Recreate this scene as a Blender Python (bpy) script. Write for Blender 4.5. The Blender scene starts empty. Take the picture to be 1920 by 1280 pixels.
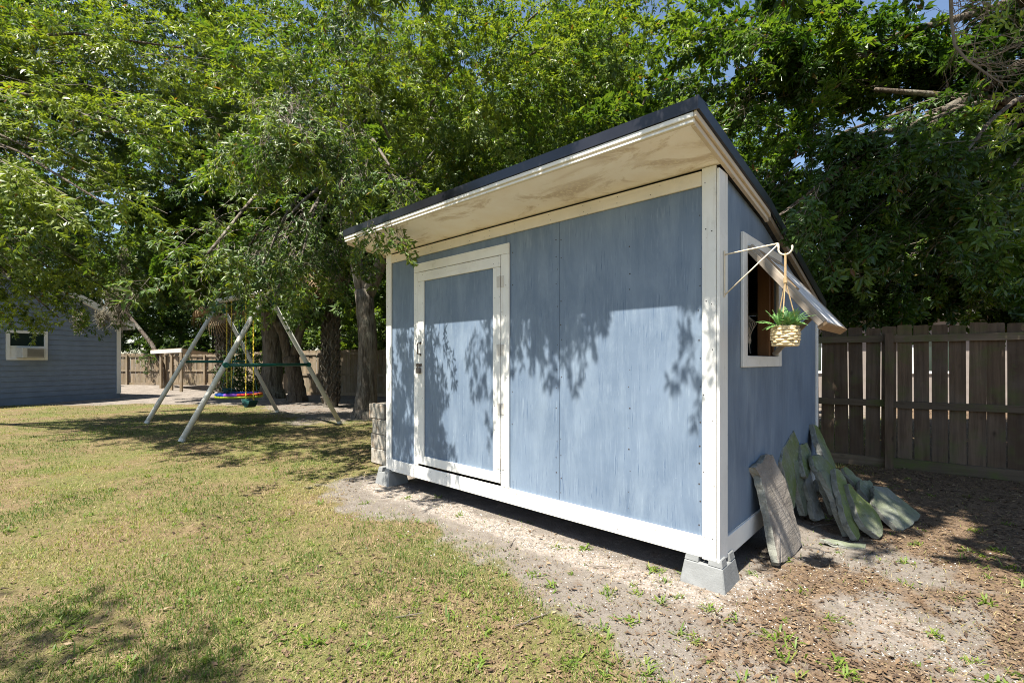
import bpy, bmesh, math, random
import numpy as np
from mathutils import Vector, Matrix

# ------------------------------------------------------------------ camera, sky, sun, exposure
scene = bpy.context.scene
COL = scene.collection
F, CX, HY, HC = 886.0, 960.0, 677.0, 1.40          # focal length (px of a 1920 frame), centre, horizon row, eye height
cam_d = bpy.data.cameras.new("camera")
cam = bpy.data.objects.new("camera", cam_d)
COL.objects.link(cam)
cam.location = (0, 0, HC)
cam.rotation_euler = (math.radians(90), 0, 0)
cam_d.sensor_width = 36.0
cam_d.lens = 36.0 * F / 1920.0
cam_d.shift_y = (HY - 640.0) / 1920.0
cam_d.clip_start = 0.05
cam_d.clip_end = 2000
scene.camera = cam

SUN_EL = math.radians(61.6)
SUN_TO = math.radians(46.7)                        # heading the light travels to
LH = (math.cos(SUN_TO), math.sin(SUN_TO))
world = bpy.data.worlds.new("World")
scene.world = world
world.use_nodes = True
wn = world.node_tree.nodes
bg = wn["Background"]
sky = wn.new("ShaderNodeTexSky")
sky.sky_type = 'NISHITA'
sky.sun_disc = False
sky.sun_elevation = SUN_EL
sky.sun_rotation = math.atan2(-LH[0], -LH[1])
sky.air_density = 1.0
sky.dust_density = 0.6
sky.ozone_density = 1.0
world.node_tree.links.new(sky.outputs[0], bg.inputs[0])
bg.inputs[1].default_value = 0.08
sun_d = bpy.data.lights.new("sun", 'SUN')
sun_d.energy = 5.0
sun_d.angle = math.radians(0.5)
sun_d.color = (1.0, 0.95, 0.86)
sun = bpy.data.objects.new("sun", sun_d)
COL.objects.link(sun)
Ldir = Vector((LH[0] * math.cos(SUN_EL), LH[1] * math.cos(SUN_EL), -math.sin(SUN_EL)))
sun.rotation_euler = Ldir.to_track_quat('-Z', 'Y').to_euler()
sun.location = (-8, -8, 20)
vs = scene.view_settings
vs.view_transform = 'Standard'
vs.look = 'None'
vs.exposure = 1.36
vs.gamma = 1.0
vs.use_curve_mapping = False
cy = scene.cycles
cy.max_bounces = 7
cy.diffuse_bounces = 4
cy.glossy_bounces = 2
cy.transmission_bounces = 4
cy.transparent_max_bounces = 4
cy.caustics_reflective = False
cy.caustics_refractive = False
cy.pixel_filter_type = 'BLACKMAN_HARRIS'
cy.filter_width = 1.0
cy.use_denoising = True
cy.denoiser = 'OPENIMAGEDENOISE'
cy.denoising_input_passes = 'RGB_ALBEDO_NORMAL'
cy.denoising_prefilter = 'NONE'
cy.sample_clamp_indirect = 6.0

# ------------------------------------------------------------------ helpers
def P(px, py, Y):
    return Vector(((px - CX) / F * Y, Y, HC - (py - HY) / F * Y))

def G(px, py, z=0.0):
    Y = (HC - z) * F / (py - HY)
    return Vector(((px - CX) / F * Y, Y, z))

def tag(o, label=None, cat=None, group=None, kind=None):
    if label: o["label"] = label
    if cat: o["category"] = cat
    if group: o["group"] = group
    if kind: o["kind"] = kind
    return o

def empty(name, loc=(0, 0, 0), rz=0.0, **kw):
    o = bpy.data.objects.new(name, None)
    COL.objects.link(o)
    o.location = loc
    o.rotation_euler = (0, 0, rz)
    o.empty_display_size = 0.1
    return tag(o, **kw)

def link(name, me, m=None, parent=None, **kw):
    if m is not None and len(me.materials) == 0: me.materials.append(m)
    o = bpy.data.objects.new(name, me)
    COL.objects.link(o)
    if parent is not None: o.parent = parent
    return tag(o, **kw)

def copy_tree(o, parent=None):
    c = o.copy()
    COL.objects.link(c)
    if parent is not None: c.parent = parent
    for ch in o.children: copy_tree(ch, c)
    return c

class MB:
    def __init__(s): s.v, s.f = [], []
    def add(s, vs_, fs):
        b = len(s.v)
        s.v += [tuple(p) for p in vs_]
        s.f += [tuple(b + i for i in f) for f in fs]
        return s
    def box(s, x0, x1, y0, y1, z0, z1):
        return s.hexa([(x0,y0,z0),(x1,y0,z0),(x1,y1,z0),(x0,y1,z0),(x0,y0,z1),(x1,y0,z1),(x1,y1,z1),(x0,y1,z1)])
    def hexa(s, p):
        return s.add(p, [(0,3,2,1),(4,5,6,7),(0,1,5,4),(1,2,6,5),(2,3,7,6),(3,0,4,7)])
    def prism(s, pts, ext):
        pts = [Vector(p) for p in pts]; ext = Vector(ext); n = len(pts)
        fs = [tuple(range(n)), tuple(reversed(range(n, 2*n)))]
        for i in range(n):
            j = (i + 1) % n
            fs.append((i, i + n, j + n, j))
        return s.add(pts + [p + ext for p in pts], fs)
    def beam(s, a, b, w, h, up=(0, 0, 1)):
        a, b = Vector(a), Vector(b); d = (b - a).normalized()
        u = Vector(up)
        if abs(d.dot(u)) > 0.98: u = Vector((1, 0, 0))
        sd = d.cross(u).normalized(); u = sd.cross(d)
        q = [a - sd*w/2 - u*h/2, a + sd*w/2 - u*h/2, a + sd*w/2 + u*h/2, a - sd*w/2 + u*h/2]
        e = [p + (b - a) for p in q]
        return s.add(q + e, [(3,2,1,0),(4,5,6,7),(0,1,5,4),(1,2,6,5),(2,3,7,6),(3,0,4,7)])
    def tube(s, pts, rad, n=8, rng=None, wob=0.0):
        pts = [Vector(p) for p in pts]
        if not hasattr(rad, '__len__'): rad = [rad] * len(pts)
        b = len(s.v); ref = Vector((0.31, 0.95, 0.05))
        for i, p in enumerate(pts):
            d = (pts[min(i+1, len(pts)-1)] - pts[max(i-1, 0)]).normalized()
            a = d.cross(ref)
            if a.length < 1e-3: a = d.cross(Vector((1, 0, 0)))
            a.normalize(); c = d.cross(a)
            for k in range(n):
                t = 2*math.pi*k/n
                r = rad[i]*(1 + (rng.uniform(-wob, wob) if rng else 0))
                s.v.append(tuple(p + a*math.cos(t)*r + c*math.sin(t)*r))
        for i in range(len(pts)-1):
            for k in range(n):
                k2 = (k+1) % n
                s.f.append((b+i*n+k, b+i*n+k2, b+(i+1)*n+k2, b+(i+1)*n+k))
        s.f.append(tuple(b+k for k in reversed(range(n))))
        s.f.append(tuple(b+(len(pts)-1)*n+k for k in range(n)))
        return s
    def mesh(s, name, m=None, smooth=False, fix=True):
        me = bpy.data.meshes.new(name)
        me.from_pydata(s.v, [], s.f)
        if fix:
            bm = bmesh.new(); bm.from_mesh(me)
            bmesh.ops.recalc_face_normals(bm, faces=bm.faces)
            bm.to_mesh(me); bm.free()
        if m is not None: me.materials.append(m)
        if smooth: me.shade_smooth()
        return me
    def build(s, name, m=None, parent=None, bevel=0.0, smooth=False, seg=1, **kw):
        o = link(name, s.mesh(name, m, smooth), None, parent, **kw)
        if bevel:
            md = o.modifiers.new("bevel", 'BEVEL'); md.width = bevel; md.segments = seg; md.limit_method = 'ANGLE'
        return o

def board(name, m, parent, x0, x1, y0, y1, z0, z1, bevel=0.003, **kw):
    return MB().box(x0, x1, y0, y1, z0, z1).build(name, m, parent, bevel, **kw)

# big meshes straight from numpy
def np_mesh(name, verts, faces, m, attr=None, smooth=False):
    """verts (N,3); faces (M,k) all with the same k; attr (N,) float -> 'tone'"""
    me = bpy.data.meshes.new(name)
    nv, (nf, k) = len(verts), faces.shape
    me.vertices.add(nv); me.vertices.foreach_set("co", np.ascontiguousarray(verts, dtype=np.float32).ravel())
    me.loops.add(nf*k); me.loops.foreach_set("vertex_index", np.ascontiguousarray(faces, dtype=np.int32).ravel())
    me.polygons.add(nf)
    me.polygons.foreach_set("loop_start", np.arange(0, nf*k, k, dtype=np.int32))
    me.polygons.foreach_set("loop_total", np.full(nf, k, dtype=np.int32))
    if smooth: me.polygons.foreach_set("use_smooth", np.ones(nf, dtype=bool))
    me.update(calc_edges=True)
    if attr is not None:
        a = me.attributes.new("tone", 'FLOAT', 'POINT')
        a.data.foreach_set("value", np.ascontiguousarray(attr, dtype=np.float32))
    if m is not None: me.materials.append(m)
    return me

def vnoise(x, y, seed=0):
    x = np.asarray(x, dtype=np.float64); y = np.asarray(y, dtype=np.float64)
    xi, yi = np.floor(x).astype(np.int64), np.floor(y).astype(np.int64)
    fx, fy = x - xi, y - yi
    fx, fy = fx*fx*(3-2*fx), fy*fy*(3-2*fy)
    def h(a, b):
        n = (a*374761393 + b*668265263 + seed*974711) & 0x7fffffff
        n = ((n ^ (n >> 13))*1274126177) & 0x7fffffff
        return ((n ^ (n >> 16)) & 0xffff)/65535.0
    return (h(xi,yi)*(1-fx)+h(xi+1,yi)*fx)*(1-fy)+(h(xi,yi+1)*(1-fx)+h(xi+1,yi+1)*fx)*fy

def fbm(x, y, seed=0, o=4):
    s, a, t = 0, 0.5, 0
    for i in range(o):
        s = s + a*vnoise(x*2**i, y*2**i, seed+i*17); t += a; a *= 0.55
    return s/t

def sstep(a, b, x): 
    t = np.clip((x-a)/(b-a), 0, 1); return t*t*(3-2*t)

# ------------------------------------------------------------------ materials
class NT:
    def __init__(s, name):
        s.m = bpy.data.materials.new(name); s.m.use_nodes = True
        s.t = s.m.node_tree; s.p = s.t.nodes["Principled BSDF"]; s.out = s.t.nodes["Material Output"]
    def n(s, typ, ins=None, **props):
        nd = s.t.nodes.new("ShaderNode" + typ)
        for k, v in props.items(): setattr(nd, k, v)
        for k, v in (ins or {}).items(): s.set(nd.inputs[k], v)
        return nd
    def set(s, sock, v):
        if isinstance(v, bpy.types.NodeSocket): s.t.links.new(v, sock)
        elif isinstance(v, bpy.types.Node): s.t.links.new(v.outputs[0], sock)
        else:
            if sock.type == 'RGBA' and len(v) == 3: v = (*v, 1)
            sock.default_value = v
    def coord(s, scale=(1, 1, 1), kind="Object", rnd=False):
        c = s.n("TexCoord").outputs[kind]
        mp = s.n("Mapping", {"Vector": c, "Scale": scale})
        if rnd:
            r = s.n("ObjectInfo").outputs["Random"]
            cm = s.n("CombineXYZ", {0: s.math('MULTIPLY', r, 37.0), 1: s.math('MULTIPLY', r, 91.0), 2: s.math('MULTIPLY', r, 53.0)})
            s.set(mp.inputs["Location"], cm)
        return mp
    def noise(s, vec, scale, detail=4, rough=0.55, dist=0.0):
        return s.n("TexNoise", {"Vector": vec, "Scale": scale, "Detail": detail, "Roughness": rough, "Distortion": dist}).outputs[0]
    def voro(s, vec, scale, out="Distance", feature='F1'):
        return s.n("TexVoronoi", {"Vector": vec, "Scale": scale}, feature=feature).outputs[out]
    def math(s, op, a, b=0.0, c=None):
        d = {0: a, 1: b}
        if c is not None: d[2] = c
        return s.n("Math", d, operation=op).outputs[0]
    def rng(s, v, a, b, c=0.0, d=1.0):
        return s.n("MapRange", {0: v, 1: a, 2: b, 3: c, 4: d}, clamp=True).outputs[0]
    def mix(s, f, a, b, blend='MIX'):
        nd = s.n("Mix", data_type='RGBA', blend_type=blend)
        s.set(nd.inputs[0], f); s.set(nd.inputs[6], a); s.set(nd.inputs[7], b)
        return nd.outputs[2]
    def ramp(s, f, stops):
        nd = s.n("ValToRGB", {0: f}); e = nd.color_ramp.elements
        while len(e) < len(stops): e.new(0.5)
        for el, (p, c) in zip(e, stops): el.position = p; el.color = (*c, 1)
        return nd.outputs[0]
    def bump(s, h, strength=0.3, dist=0.01, prev=None):
        d = {"Height": h, "Strength": strength, "Distance": dist}
        if prev is not None: d["Normal"] = prev
        return s.n("Bump", d).outputs[0]
    def done(s, col, rough=0.6, bump=None, spec=0.4, metal=0.0):
        s.set(s.p.inputs["Base Color"], col); s.set(s.p.inputs["Roughness"], rough)
        s.set(s.p.inputs["Specular IOR Level"], spec); s.set(s.p.inputs["Metallic"], metal)
        if bump is not None: s.set(s.p.inputs["Normal"], bump)
        return s.m

def m_plain(name, col, rough=0.5, var=0.15, scale=8, spec=0.4, metal=0.0, bump=0.1):
    t = NT(name); c = t.coord()
    n = t.noise(c, scale, 5)
    dark = tuple(x*(1-var) for x in col); lite = tuple(min(1, x*(1+var)) for x in col)
    return t.done(t.mix(t.rng(n, .3, .7), dark, lite), rough, t.bump(t.noise(c, scale*8, 3), bump, 0.003), spec, metal)

def m_blue():
    t = NT("blue_paint_plywood")
    c = t.coord((1, 1, 1)); g = t.coord((70, 70, 3.2)); g2 = t.coord((11, 11, 0.8))
    fine, wide = t.noise(g, 1.0, 5, .62), t.noise(g2, 1.0, 4, .55)
    big = t.noise(c, 1.7, 4, .6); blot = t.noise(c, 6, 5, .65)
    col = t.mix(t.rng(big, .32, .68), (.112, .155, .218), (.160, .212, .285))
    patch = t.noise(t.coord((2.2, 2.2, .5)), 2.4, 8, .70, .5)
    col = t.mix(t.math('MULTIPLY', t.rng(patch, .44, .68), .45), col, (.26, .32, .385))
    chalk = t.math('MULTIPLY', t.rng(fine, .53, .70), t.rng(blot, .45, .62))
    col = t.mix(t.math('MULTIPLY', chalk, .5), col, (.32, .38, .45))
    col = t.mix(t.math('MULTIPLY', t.math('MULTIPLY', t.rng(wide, .58, .70), t.rng(patch, .50, .40)), .35), col, (.225, .28, .345))
    crack = t.math('MULTIPLY', t.rng(t.noise(t.coord((110, 110, 3.6)), 1, 3, .5), .63, .68), t.rng(blot, .44, .58))
    col = t.mix(t.math('MULTIPLY', crack, .9), col, (.045, .085, .16))
    # knots and scuffs
    kn = t.rng(t.voro(t.coord((1.25, 1.25, .9)), 1.0), .0, .045, 1.0, 0.0)
    col = t.mix(t.math('MULTIPLY', kn, .6), col, (.10, .12, .15))
    col = t.mix(t.math('MULTIPLY', t.rng(t.noise(c, 28, 3, .7), .70, .76), .45), col, (.42, .44, .46))
    b = t.bump(fine, .22, .004); b = t.bump(blot, .12, .01, b)
    return t.done(col, t.rng(big, .3, .7, .42, .6), b, .38)

def m_white(name="white_paint_wood", base=(.78, .76, .71), axis=2, dirt=.75):
    t = NT(name)
    sc = [26, 26, 26]; sc[axis] = 1.6
    g = t.coord(tuple(sc), rnd=True); c = t.coord(rnd=True)
    n, big, sp = t.noise(g, 1, 5, .6), t.noise(c, 3.2, 5, .6), t.noise(c, 38, 3, .6)
    col = t.mix(t.rng(big, .4, .75), base, tuple(x*.86 for x in base))
    col = t.mix(t.math('MULTIPLY', t.rng(n, .57, .72), .45*dirt), col, (.52, .46, .37))
    col = t.mix(t.math('MULTIPLY', t.rng(t.noise(c, 7, 6, .7), .60, .74), .55*dirt), col, (.45, .41, .34))
    col = t.mix(t.math('MULTIPLY', t.rng(sp, .715, .74), .8), col, (.12, .09, .07))
    b = t.bump(n, .25, .003); b = t.bump(sp, .15, .002, b)
    return t.done(col, .55, b, .35)

def m_soffit():
    t = NT("stained_soffit"); c = t.coord()
    big = t.noise(t.coord((1.0, 2.0, 1)), 2.0, 9, .70, .6); f = t.noise(c, 34, 6, .75)
    band = t.noise(t.coord((.55, 2.4, 1)), 1.3, 3, .5)
    col = t.mix(t.rng(t.noise(c, 4, 4, .6), .35, .7), (.93, .88, .83), (.87, .79, .70))
    st = t.math('MULTIPLY', t.rng(big, .50, .58), t.rng(band, .42, .54))
    col = t.mix(t.math('MULTIPLY', st, .62), col, (.47, .34, .22))
    fl = t.math('MULTIPLY', t.math('MULTIPLY', t.rng(f, .52, .57), t.rng(big, .46, .56)), t.rng(band, .42, .52))
    col = t.mix(t.math('MULTIPLY', fl, .8), col, (.80, .72, .58))
    col = t.mix(t.rng(t.voro(c, 3.1), .0, .022, .85, 0), col, (.12, .09, .06))
    return t.done(col, .75, t.bump(f, .2, .004), .25)

def m_wood(name, a, b, moss=0.0, axis=2, rough=.85, knots=True, gray=.0):
    t = NT(name)
    sc = [22, 22, 22]; sc[axis] = 1.3
    g = t.coord(tuple(sc), rnd=True); c = t.coord(rnd=True)
    r = t.n("ObjectInfo").outputs["Random"]
    n = t.noise(g, 1, 6, .62, .6); big = t.noise(c, 2.1, 4, .6)
    col = t.mix(t.rng(n, .3, .7), a, b)
    col = t.mix(t.rng(r, 0, 1, 0, .65), col, tuple(x*.55 for x in a))
    if gray: col = t.mix(t.math('MULTIPLY', t.rng(big, .4, .65), gray), col, (.26, .245, .22))
    if knots:
        sk = [5.2, 5.2, 5.2]; sk[axis] = 2.4
        kn = t.rng(t.voro(t.coord(tuple(sk), rnd=True), 1.0), .03, .12, 1, 0)
        col = t.mix(t.math('MULTIPLY', kn, .75), col, tuple(x*.3 for x in a))
    if moss:
        ms = t.math('MULTIPLY', t.rng(t.noise(c, 3.2, 5, .65), .5, .68), moss)
        col = t.mix(ms, col, (.085, .105, .028))
    return t.done(col, rough, t.bump(n, .6, .006), .2)

def m_bark(name, a=(.17, .14, .11), b=(.30, .27, .225)):
    t = NT(name)
    g = t.coord((17, 17, 3.2)); c = t.coord()
    v = t.voro(t.n("Mapping", {"Vector": t.n("VectorMath", {0: g, 1: t.n("TexNoise", {"Vector": c, "Scale": 4.0}).outputs[1]}, operation='ADD')}), 1.0, feature='F2')
    n = t.noise(g, 1.3, 6, .65); lich = t.noise(c, 2.6, 5, .6)
    col = t.mix(t.rng(n, .32, .68), a, b)
    col = t.mix(t.math('MULTIPLY', t.rng(lich, .52, .66), .4), col, (.30, .30, .25))
    str_ = t.noise(t.coord((7, 7, 1.1)), 1, 5, .7, .5)
    col = t.mix(t.rng(v, .15, .45, .7, 0), col, tuple(x*.45 for x in a))
    col = t.mix(t.rng(str_, .50, .62, 0, .75), col, tuple(x*.35 for x in a))
    bp = t.bump(v, .8, .04); bp = t.bump(n, .6, .02, bp); bp = t.bump(str_, .8, .06, bp)
    return t.done(col, .9, bp, .15)

def m_leaf(name, dark, mid, young, trans=.38, rough=.38, brown=(.16, .085, .03), tmul=(1.85, 1.8, .55)):
    t = NT(name)
    at = t.n("Attribute", attribute_name="tone").outputs["Fac"]
    col = t.ramp(at, [(0.0, dark), (.45, mid), (.80, young), (.955, young), (.975, brown), (1.0, brown)])
    t.done(col, rough, None, .38)
    back = t.n("NewGeometry").outputs["Backfacing"]
    pale = t.mix(.45, col, tuple(x*1.25+.03 for x in mid))
    t.set(t.p.inputs["Base Color"], t.mix(back, col, pale))
    tr = t.n("BsdfTranslucent", {"Color": t.mix(1.0, col, tmul, 'MULTIPLY')})
    mx = t.n("MixShader", {0: trans, 1: t.p.outputs[0], 2: tr.outputs[0]})
    t.t.links.new(mx.outputs[0], t.out.inputs[0])
    return t.m

def m_ground():
    t = NT("yard_ground"); c = t.coord()
    dirt = t.n("Attribute", attribute_name="dirt").outputs["Fac"]
    shell = t.n("Attribute", attribute_name="shell").outputs["Fac"]
    lit = t.n("Attribute", attribute_name="litter").outputs["Fac"]
    n1, n2, n3, n4 = t.noise(c, 1.1, 5, .6), t.noise(c, 9, 5, .65), t.noise(c, 46, 4, .7), t.noise(c, 170, 3, .7)
    br = t.noise(c, 2.7, 6, .68)
    thatch = t.mix(t.rng(n3, .3, .7), (.150, .112, .058), (.285, .22, .125))
    thatch = t.mix(t.rng(n2, .36, .62), thatch, (.155, .102, .060))
    green = t.mix(t.rng(n3, .3, .7), (.065, .095, .02), (.165, .19, .05))
    lawn = t.mix(t.math('MULTIPLY', t.rng(t.math('ADD', n1, t.math('MULTIPLY', n2, .6)), .70, .94), .8), thatch, green)
    lawn = t.mix(t.rng(n4, .50, .36, 0, .75), lawn, (.050, .038, .018))  # dark flecks paint the shade between thatch into the lawn colour
    lawn = t.mix(t.rng(n4, .60, .72, 0, .6), lawn, (.33, .27, .16))
    soil = t.mix(t.rng(n2, .3, .7), (.140, .120, .100), (.215, .190, .163))
    soil = t.mix(t.rng(n4, .55, .7), soil, (.32, .28, .235))
    soil = t.mix(t.rng(n4, .42, .30), soil, (.16, .115, .085))
    sh = t.mix(t.rng(t.voro(c, 62, "Color"), .2, .8), (.22, .20, .17), (.50, .475, .425))
    sh = t.mix(t.rng(t.voro(c, 62), .25, .52), sh, (.30, .25, .21))
    lt = t.mix(t.rng(t.voro(c, 34, "Color"), .1, .9), (.060, .038, .024), (.185, .12, .070))
    lt = t.mix(t.rng(n3, .5, .75), lt, (.26, .18, .105))
    jit = t.math('MULTIPLY', t.math('SUBTRACT', br, .5), 1.7)
    f = lambda a, lo=.35, hi=.65: t.rng(t.math('ADD', a, jit), lo, hi)
    col = t.mix(f(dirt), lawn, soil)
    col = t.mix(t.math('MULTIPLY', f(shell), t.rng(t.noise(c, 30, 4, .7), .40, .52)), col, sh)
    col = t.mix(t.math('MULTIPLY', f(lit), .85), col, lt)
    b = t.bump(n3, .6, .02); b = t.bump(n4, .6, .008, b)
    return t.done(col, .95, b, .12)

def m_tone(name, stops, rough=.7, trans=0.0, spec=.3):
    t = NT(name)
    at = t.n("Attribute", attribute_name="tone").outputs["Fac"]
    col = t.ramp(at, stops); t.done(col, rough, None, spec)
    if trans:
        tr = t.n("BsdfTranslucent", {"Color": t.mix(1.0, col, (1.6, 1.6, .8), 'MULTIPLY')})
        mx = t.n("MixShader", {0: trans, 1: t.p.outputs[0], 2: tr.outputs[0]})
        t.t.links.new(mx.outputs[0], t.out.inputs[0])
    return t.m

def m_stone(name, a, b, moss):
    t = NT(name); c = t.coord(rnd=True)
    n, f = t.noise(c, 4.5, 6, .65), t.noise(c, 42, 5, .7)
    lay = t.noise(t.coord((2, 2, 55), rnd=True), 1, 4, .6)
    col = t.mix(t.rng(n, .3, .7), a, b)
    col = t.mix(t.math('MULTIPLY', t.rng(t.noise(c, 3.1, 4, .6), .34, .56), moss), col, (.150, .182, .060))
    col = t.mix(t.math('MULTIPLY', t.rng(f, .6, .75), .5), col, tuple(min(1, x*1.5) for x in b))
    bp = t.bump(n, .25, .01); bp = t.bump(f, .9, .008, bp); bp = t.bump(lay, .6, .010, bp)
    edge = t.noise(c, 11, 6, .75); col = t.mix(t.math('MULTIPLY', t.rng(edge, .56, .68), .6), col, tuple(min(1, x*1.35) for x in b)); col = t.mix(t.math('MULTIPLY', t.rng(edge, .44, .34), .6), col, tuple(x*.5 for x in a))
    return t.done(col, .88, bp, .25)

def m_concrete(name, a=(.40, .41, .40), stain=.0):
    t = NT(name); c = t.coord(rnd=True)
    n, f = t.noise(c, 7, 5, .6), t.noise(c, 90, 4, .7)
    col = t.mix(t.rng(n, .3, .7), tuple(x*.78 for x in a), tuple(x*1.12 for x in a))
    col = t.mix(t.math('MULTIPLY', t.rng(f, .62, .7), .5), col, tuple(x*.5 for x in a))
    if stain: col = t.mix(t.math('MULTIPLY', t.rng(t.noise(c, 5, 5, .7), .5, .66), stain), col, (.20, .125, .07))
    bp = t.bump(f, .5, .005); bp = t.bump(n, .3, .01, bp)
    return t.done(col, .9, bp, .2)

M = {}
M['blue'] = m_blue()
M['white'] = m_white()
M['white_h'] = m_white("white_paint_wood_level", axis=0)
M['white_d'] = m_white("white_paint_wood_deep", axis=1)
M['cream'] = m_white("cream_paint_wood", (.74, .66, .53), 0, .8)
M['cream_d'] = m_white("cream_paint_rake", (.62, .52, .39), 1, 1.0)
M['soffit'] = m_soffit()
M['black'] = m_plain("black_flashing", (.013, .013, .017), .28, .3, 5, .55)
M['shingle'] = m_plain("dark_shingle", (.05, .05, .05), .9, .4, 30, .2)
M['inside'] = m_wood("bare_stud_wood", (.17, .085, .04), (.30, .16, .075))
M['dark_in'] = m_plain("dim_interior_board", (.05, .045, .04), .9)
M['steel'] = m_plain("rusty_steel", (.16, .13, .11), .5, .5, 60, .5, .6)
M['hinge'] = m_white("rust_spotted_hinge_paint", (.58, .54, .48), 2, 1.2)
M['nail'] = m_plain("nail_metal", (.05, .04, .035), .6)
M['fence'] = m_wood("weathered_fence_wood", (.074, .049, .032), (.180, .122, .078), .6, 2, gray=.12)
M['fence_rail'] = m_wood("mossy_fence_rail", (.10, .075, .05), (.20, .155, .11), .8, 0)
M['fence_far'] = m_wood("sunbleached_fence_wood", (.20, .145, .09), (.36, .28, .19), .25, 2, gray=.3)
M['bark'] = m_bark("oak_bark", (.115, .095, .075), (.235, .205, .165))
M['bark_dark'] = m_bark("dark_bark", (.075, .058, .045), (.16, .13, .10))
M['twig'] = m_plain("twig_bark", (.17, .14, .11), .9, .35, 20)
M['twig_grey'] = m_plain("dead_twig_bark", (.20, .165, .135), .9, .3, 20)
M['leaf_oak'] = m_leaf("oak_leaf", (.027, .062, .014), (.060, .112, .022), (.165, .212, .032), .38, .42)
M['leaf_back'] = m_leaf("far_oak_leaf", (.028, .060, .015), (.058, .106, .022), (.130, .185, .034), .40, .48)
M['leaf_broad'] = m_leaf("broad_glossy_leaf", (.022, .056, .011), (.050, .102, .017), (.130, .200, .030), .36, .30)
M['leaf_young'] = m_leaf("young_bright_leaf", (.10, .16, .02), (.17, .25, .03), (.26, .33, .05), .42, .34)
M['ground'] = m_ground()
M['grass'] = m_tone("lawn_blade", [(0, (.065, .115, .014)), (.45, (.145, .20, .028)), (.7, (.265, .255, .075)), (1, (.40, .32, .17))], .6, .3)
M['weed'] = m_tone("weed_leaf", [(0, (.07, .13, .015)), (.6, (.15, .22, .03)), (1, (.27, .27, .07))], .5, .35, .4)
M['litter'] = m_tone("fallen_leaf", [(0, (.050, .031, .020)), (.4, (.115, .073, .042)), (.75, (.20, .135, .078)), (1, (.32, .24, .15))], .7)
M['pebble'] = m_tone("shell_chip", [(0, (.18, .155, .13)), (.5, (.36, .335, .295)), (1, (.62, .59, .54))], .7)
M['stone_g'] = m_stone("mossy_flagstone", (.13, .14, .105), (.235, .245, .185), 1.0)
M['stone_b'] = m_stone("brown_flagstone", (.16, .135, .115), (.30, .265, .23), .05)
M['stone_w'] = m_stone("grey_flagstone", (.125, .13, .12), (.215, .22, .20), .45)
M['stone_e'] = m_stone("split_stone_edge", (.17, .17, .15), (.34, .335, .30), .12)
M['stone_p'] = m_stone("pale_flagstone", (.20, .20, .19), (.36, .36, .34), .12)
M['concrete'] = m_concrete("pier_concrete", (.235, .24, .235))
M['block'] = m_concrete("stained_block", (.42, .38, .32), .8)
M['bracket'] = m_plain("cream_metal", (.72, .62, .47), .4, .1, 30, .5)
M['rope'] = m_plain("jute_rope", (.42, .29, .15), .9, .25, 120)
M['wicker'] = m_plain("seagrass_weave", (.66, .52, .30), .75, .35, 45, .3)
M['fern'] = m_plain("fern_leaf", (.13, .26, .07), .5, .5, 40, .4)
M['pole'] = m_white("weathered_white_pole", (.66, .64, .58), 2, .8)
M['teal'] = m_plain("green_plastic", (.006, .10, .075), .4, .2, 10, .5)
M['tealdk'] = m_plain("dark_teal_rubber", (.008, .055, .05), .45, .2, 10, .5)
M['yellow'] = m_plain("yellow_chain_sleeve", (.52, .39, .03), .5, .2, 40, .45)
M['siding'] = m_plain("slate_blue_siding", (.19, .235, .315), .6, .12, 3, .35)
M['trim'] = m_plain("house_white_trim", (.80, .79, .76), .5, .04, 6)
M['roofing'] = m_plain("grey_shingle", (.14, .13, .12), .95, .4, 14, .15)
M['ac'] = m_plain("beige_appliance", (.55, .53, .48), .5, .06, 6)
M['grille'] = m_plain("grey_grille", (.13, .12, .11), .6, .2, 30)
M['paleboard'] = m_white("pale_plank", (.55, .53, .50), 0, .9)
M['shutterwood'] = m_wood("grey_shutter_wood", (.30, .245, .19), (.52, .45, .37), 0, 0, knots=False)
M['shutterpale'] = m_white("pale_shutter_plank", (.62, .61, .61), 0, .9)
M['shuttertan'] = m_wood("tan_plywood_strip", (.30, .19, .10), (.48, .34, .21), 0, 0, knots=False)
M['palewall'] = m_plain("pale_beige_wall", (.27, .23, .20), .8, .15, 3)
M['cloth'] = m_plain("dusty_cloth", (.45, .42, .38), .95, .15, 12)
M['moss'] = m_plain("grey_moss", (.125, .11, .075), .95, .35, 9)
M['palmtrunk'] = m_bark("palm_boot_bark", (.095, .08, .062), (.20, .175, .14))
M['palm'] = m_plain("palm_frond", (.075, .105, .03), .5, .4, 3, .4)
M['palmdead'] = m_plain("dry_palm_frond", (.27, .19, .10), .8, .35, 4)
M['redleaf'] = m_plain("red_pot", (.30, .09, .05), .8, .3, 6)
gl = NT("window_glass"); M['glass'] = gl.done((.02, .035, .03), .06, None, .8)

def m_rainbow():
    t = NT("rainbow_fabric")
    x = t.n("SeparateXYZ", {0: t.n("TexCoord").outputs["Object"]}).outputs[0]
    nd = t.n("ValToRGB", {0: t.rng(x, -.48, .48)}); nd.color_ramp.interpolation = 'CONSTANT'
    e = nd.color_ramp.elements
    cols = [(0, (.01, .06, .20)), (.22, (.012, .06, .34)), (.46, (.20, .05, .42)), (.74, (.50, .03, .03)), (.93, (.45, .10, .02))]
    while len(e) < len(cols): e.new(.5)
    for el, (p, c) in zip(e, cols): el.position = p; el.color = (*c, 1)
    return t.done(nd.outputs[0], .55)
M['rainbow'] = m_rainbow()
M['lime'] = m_plain("lime_rim_foam", (.38, .45, .03), .6)

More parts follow.
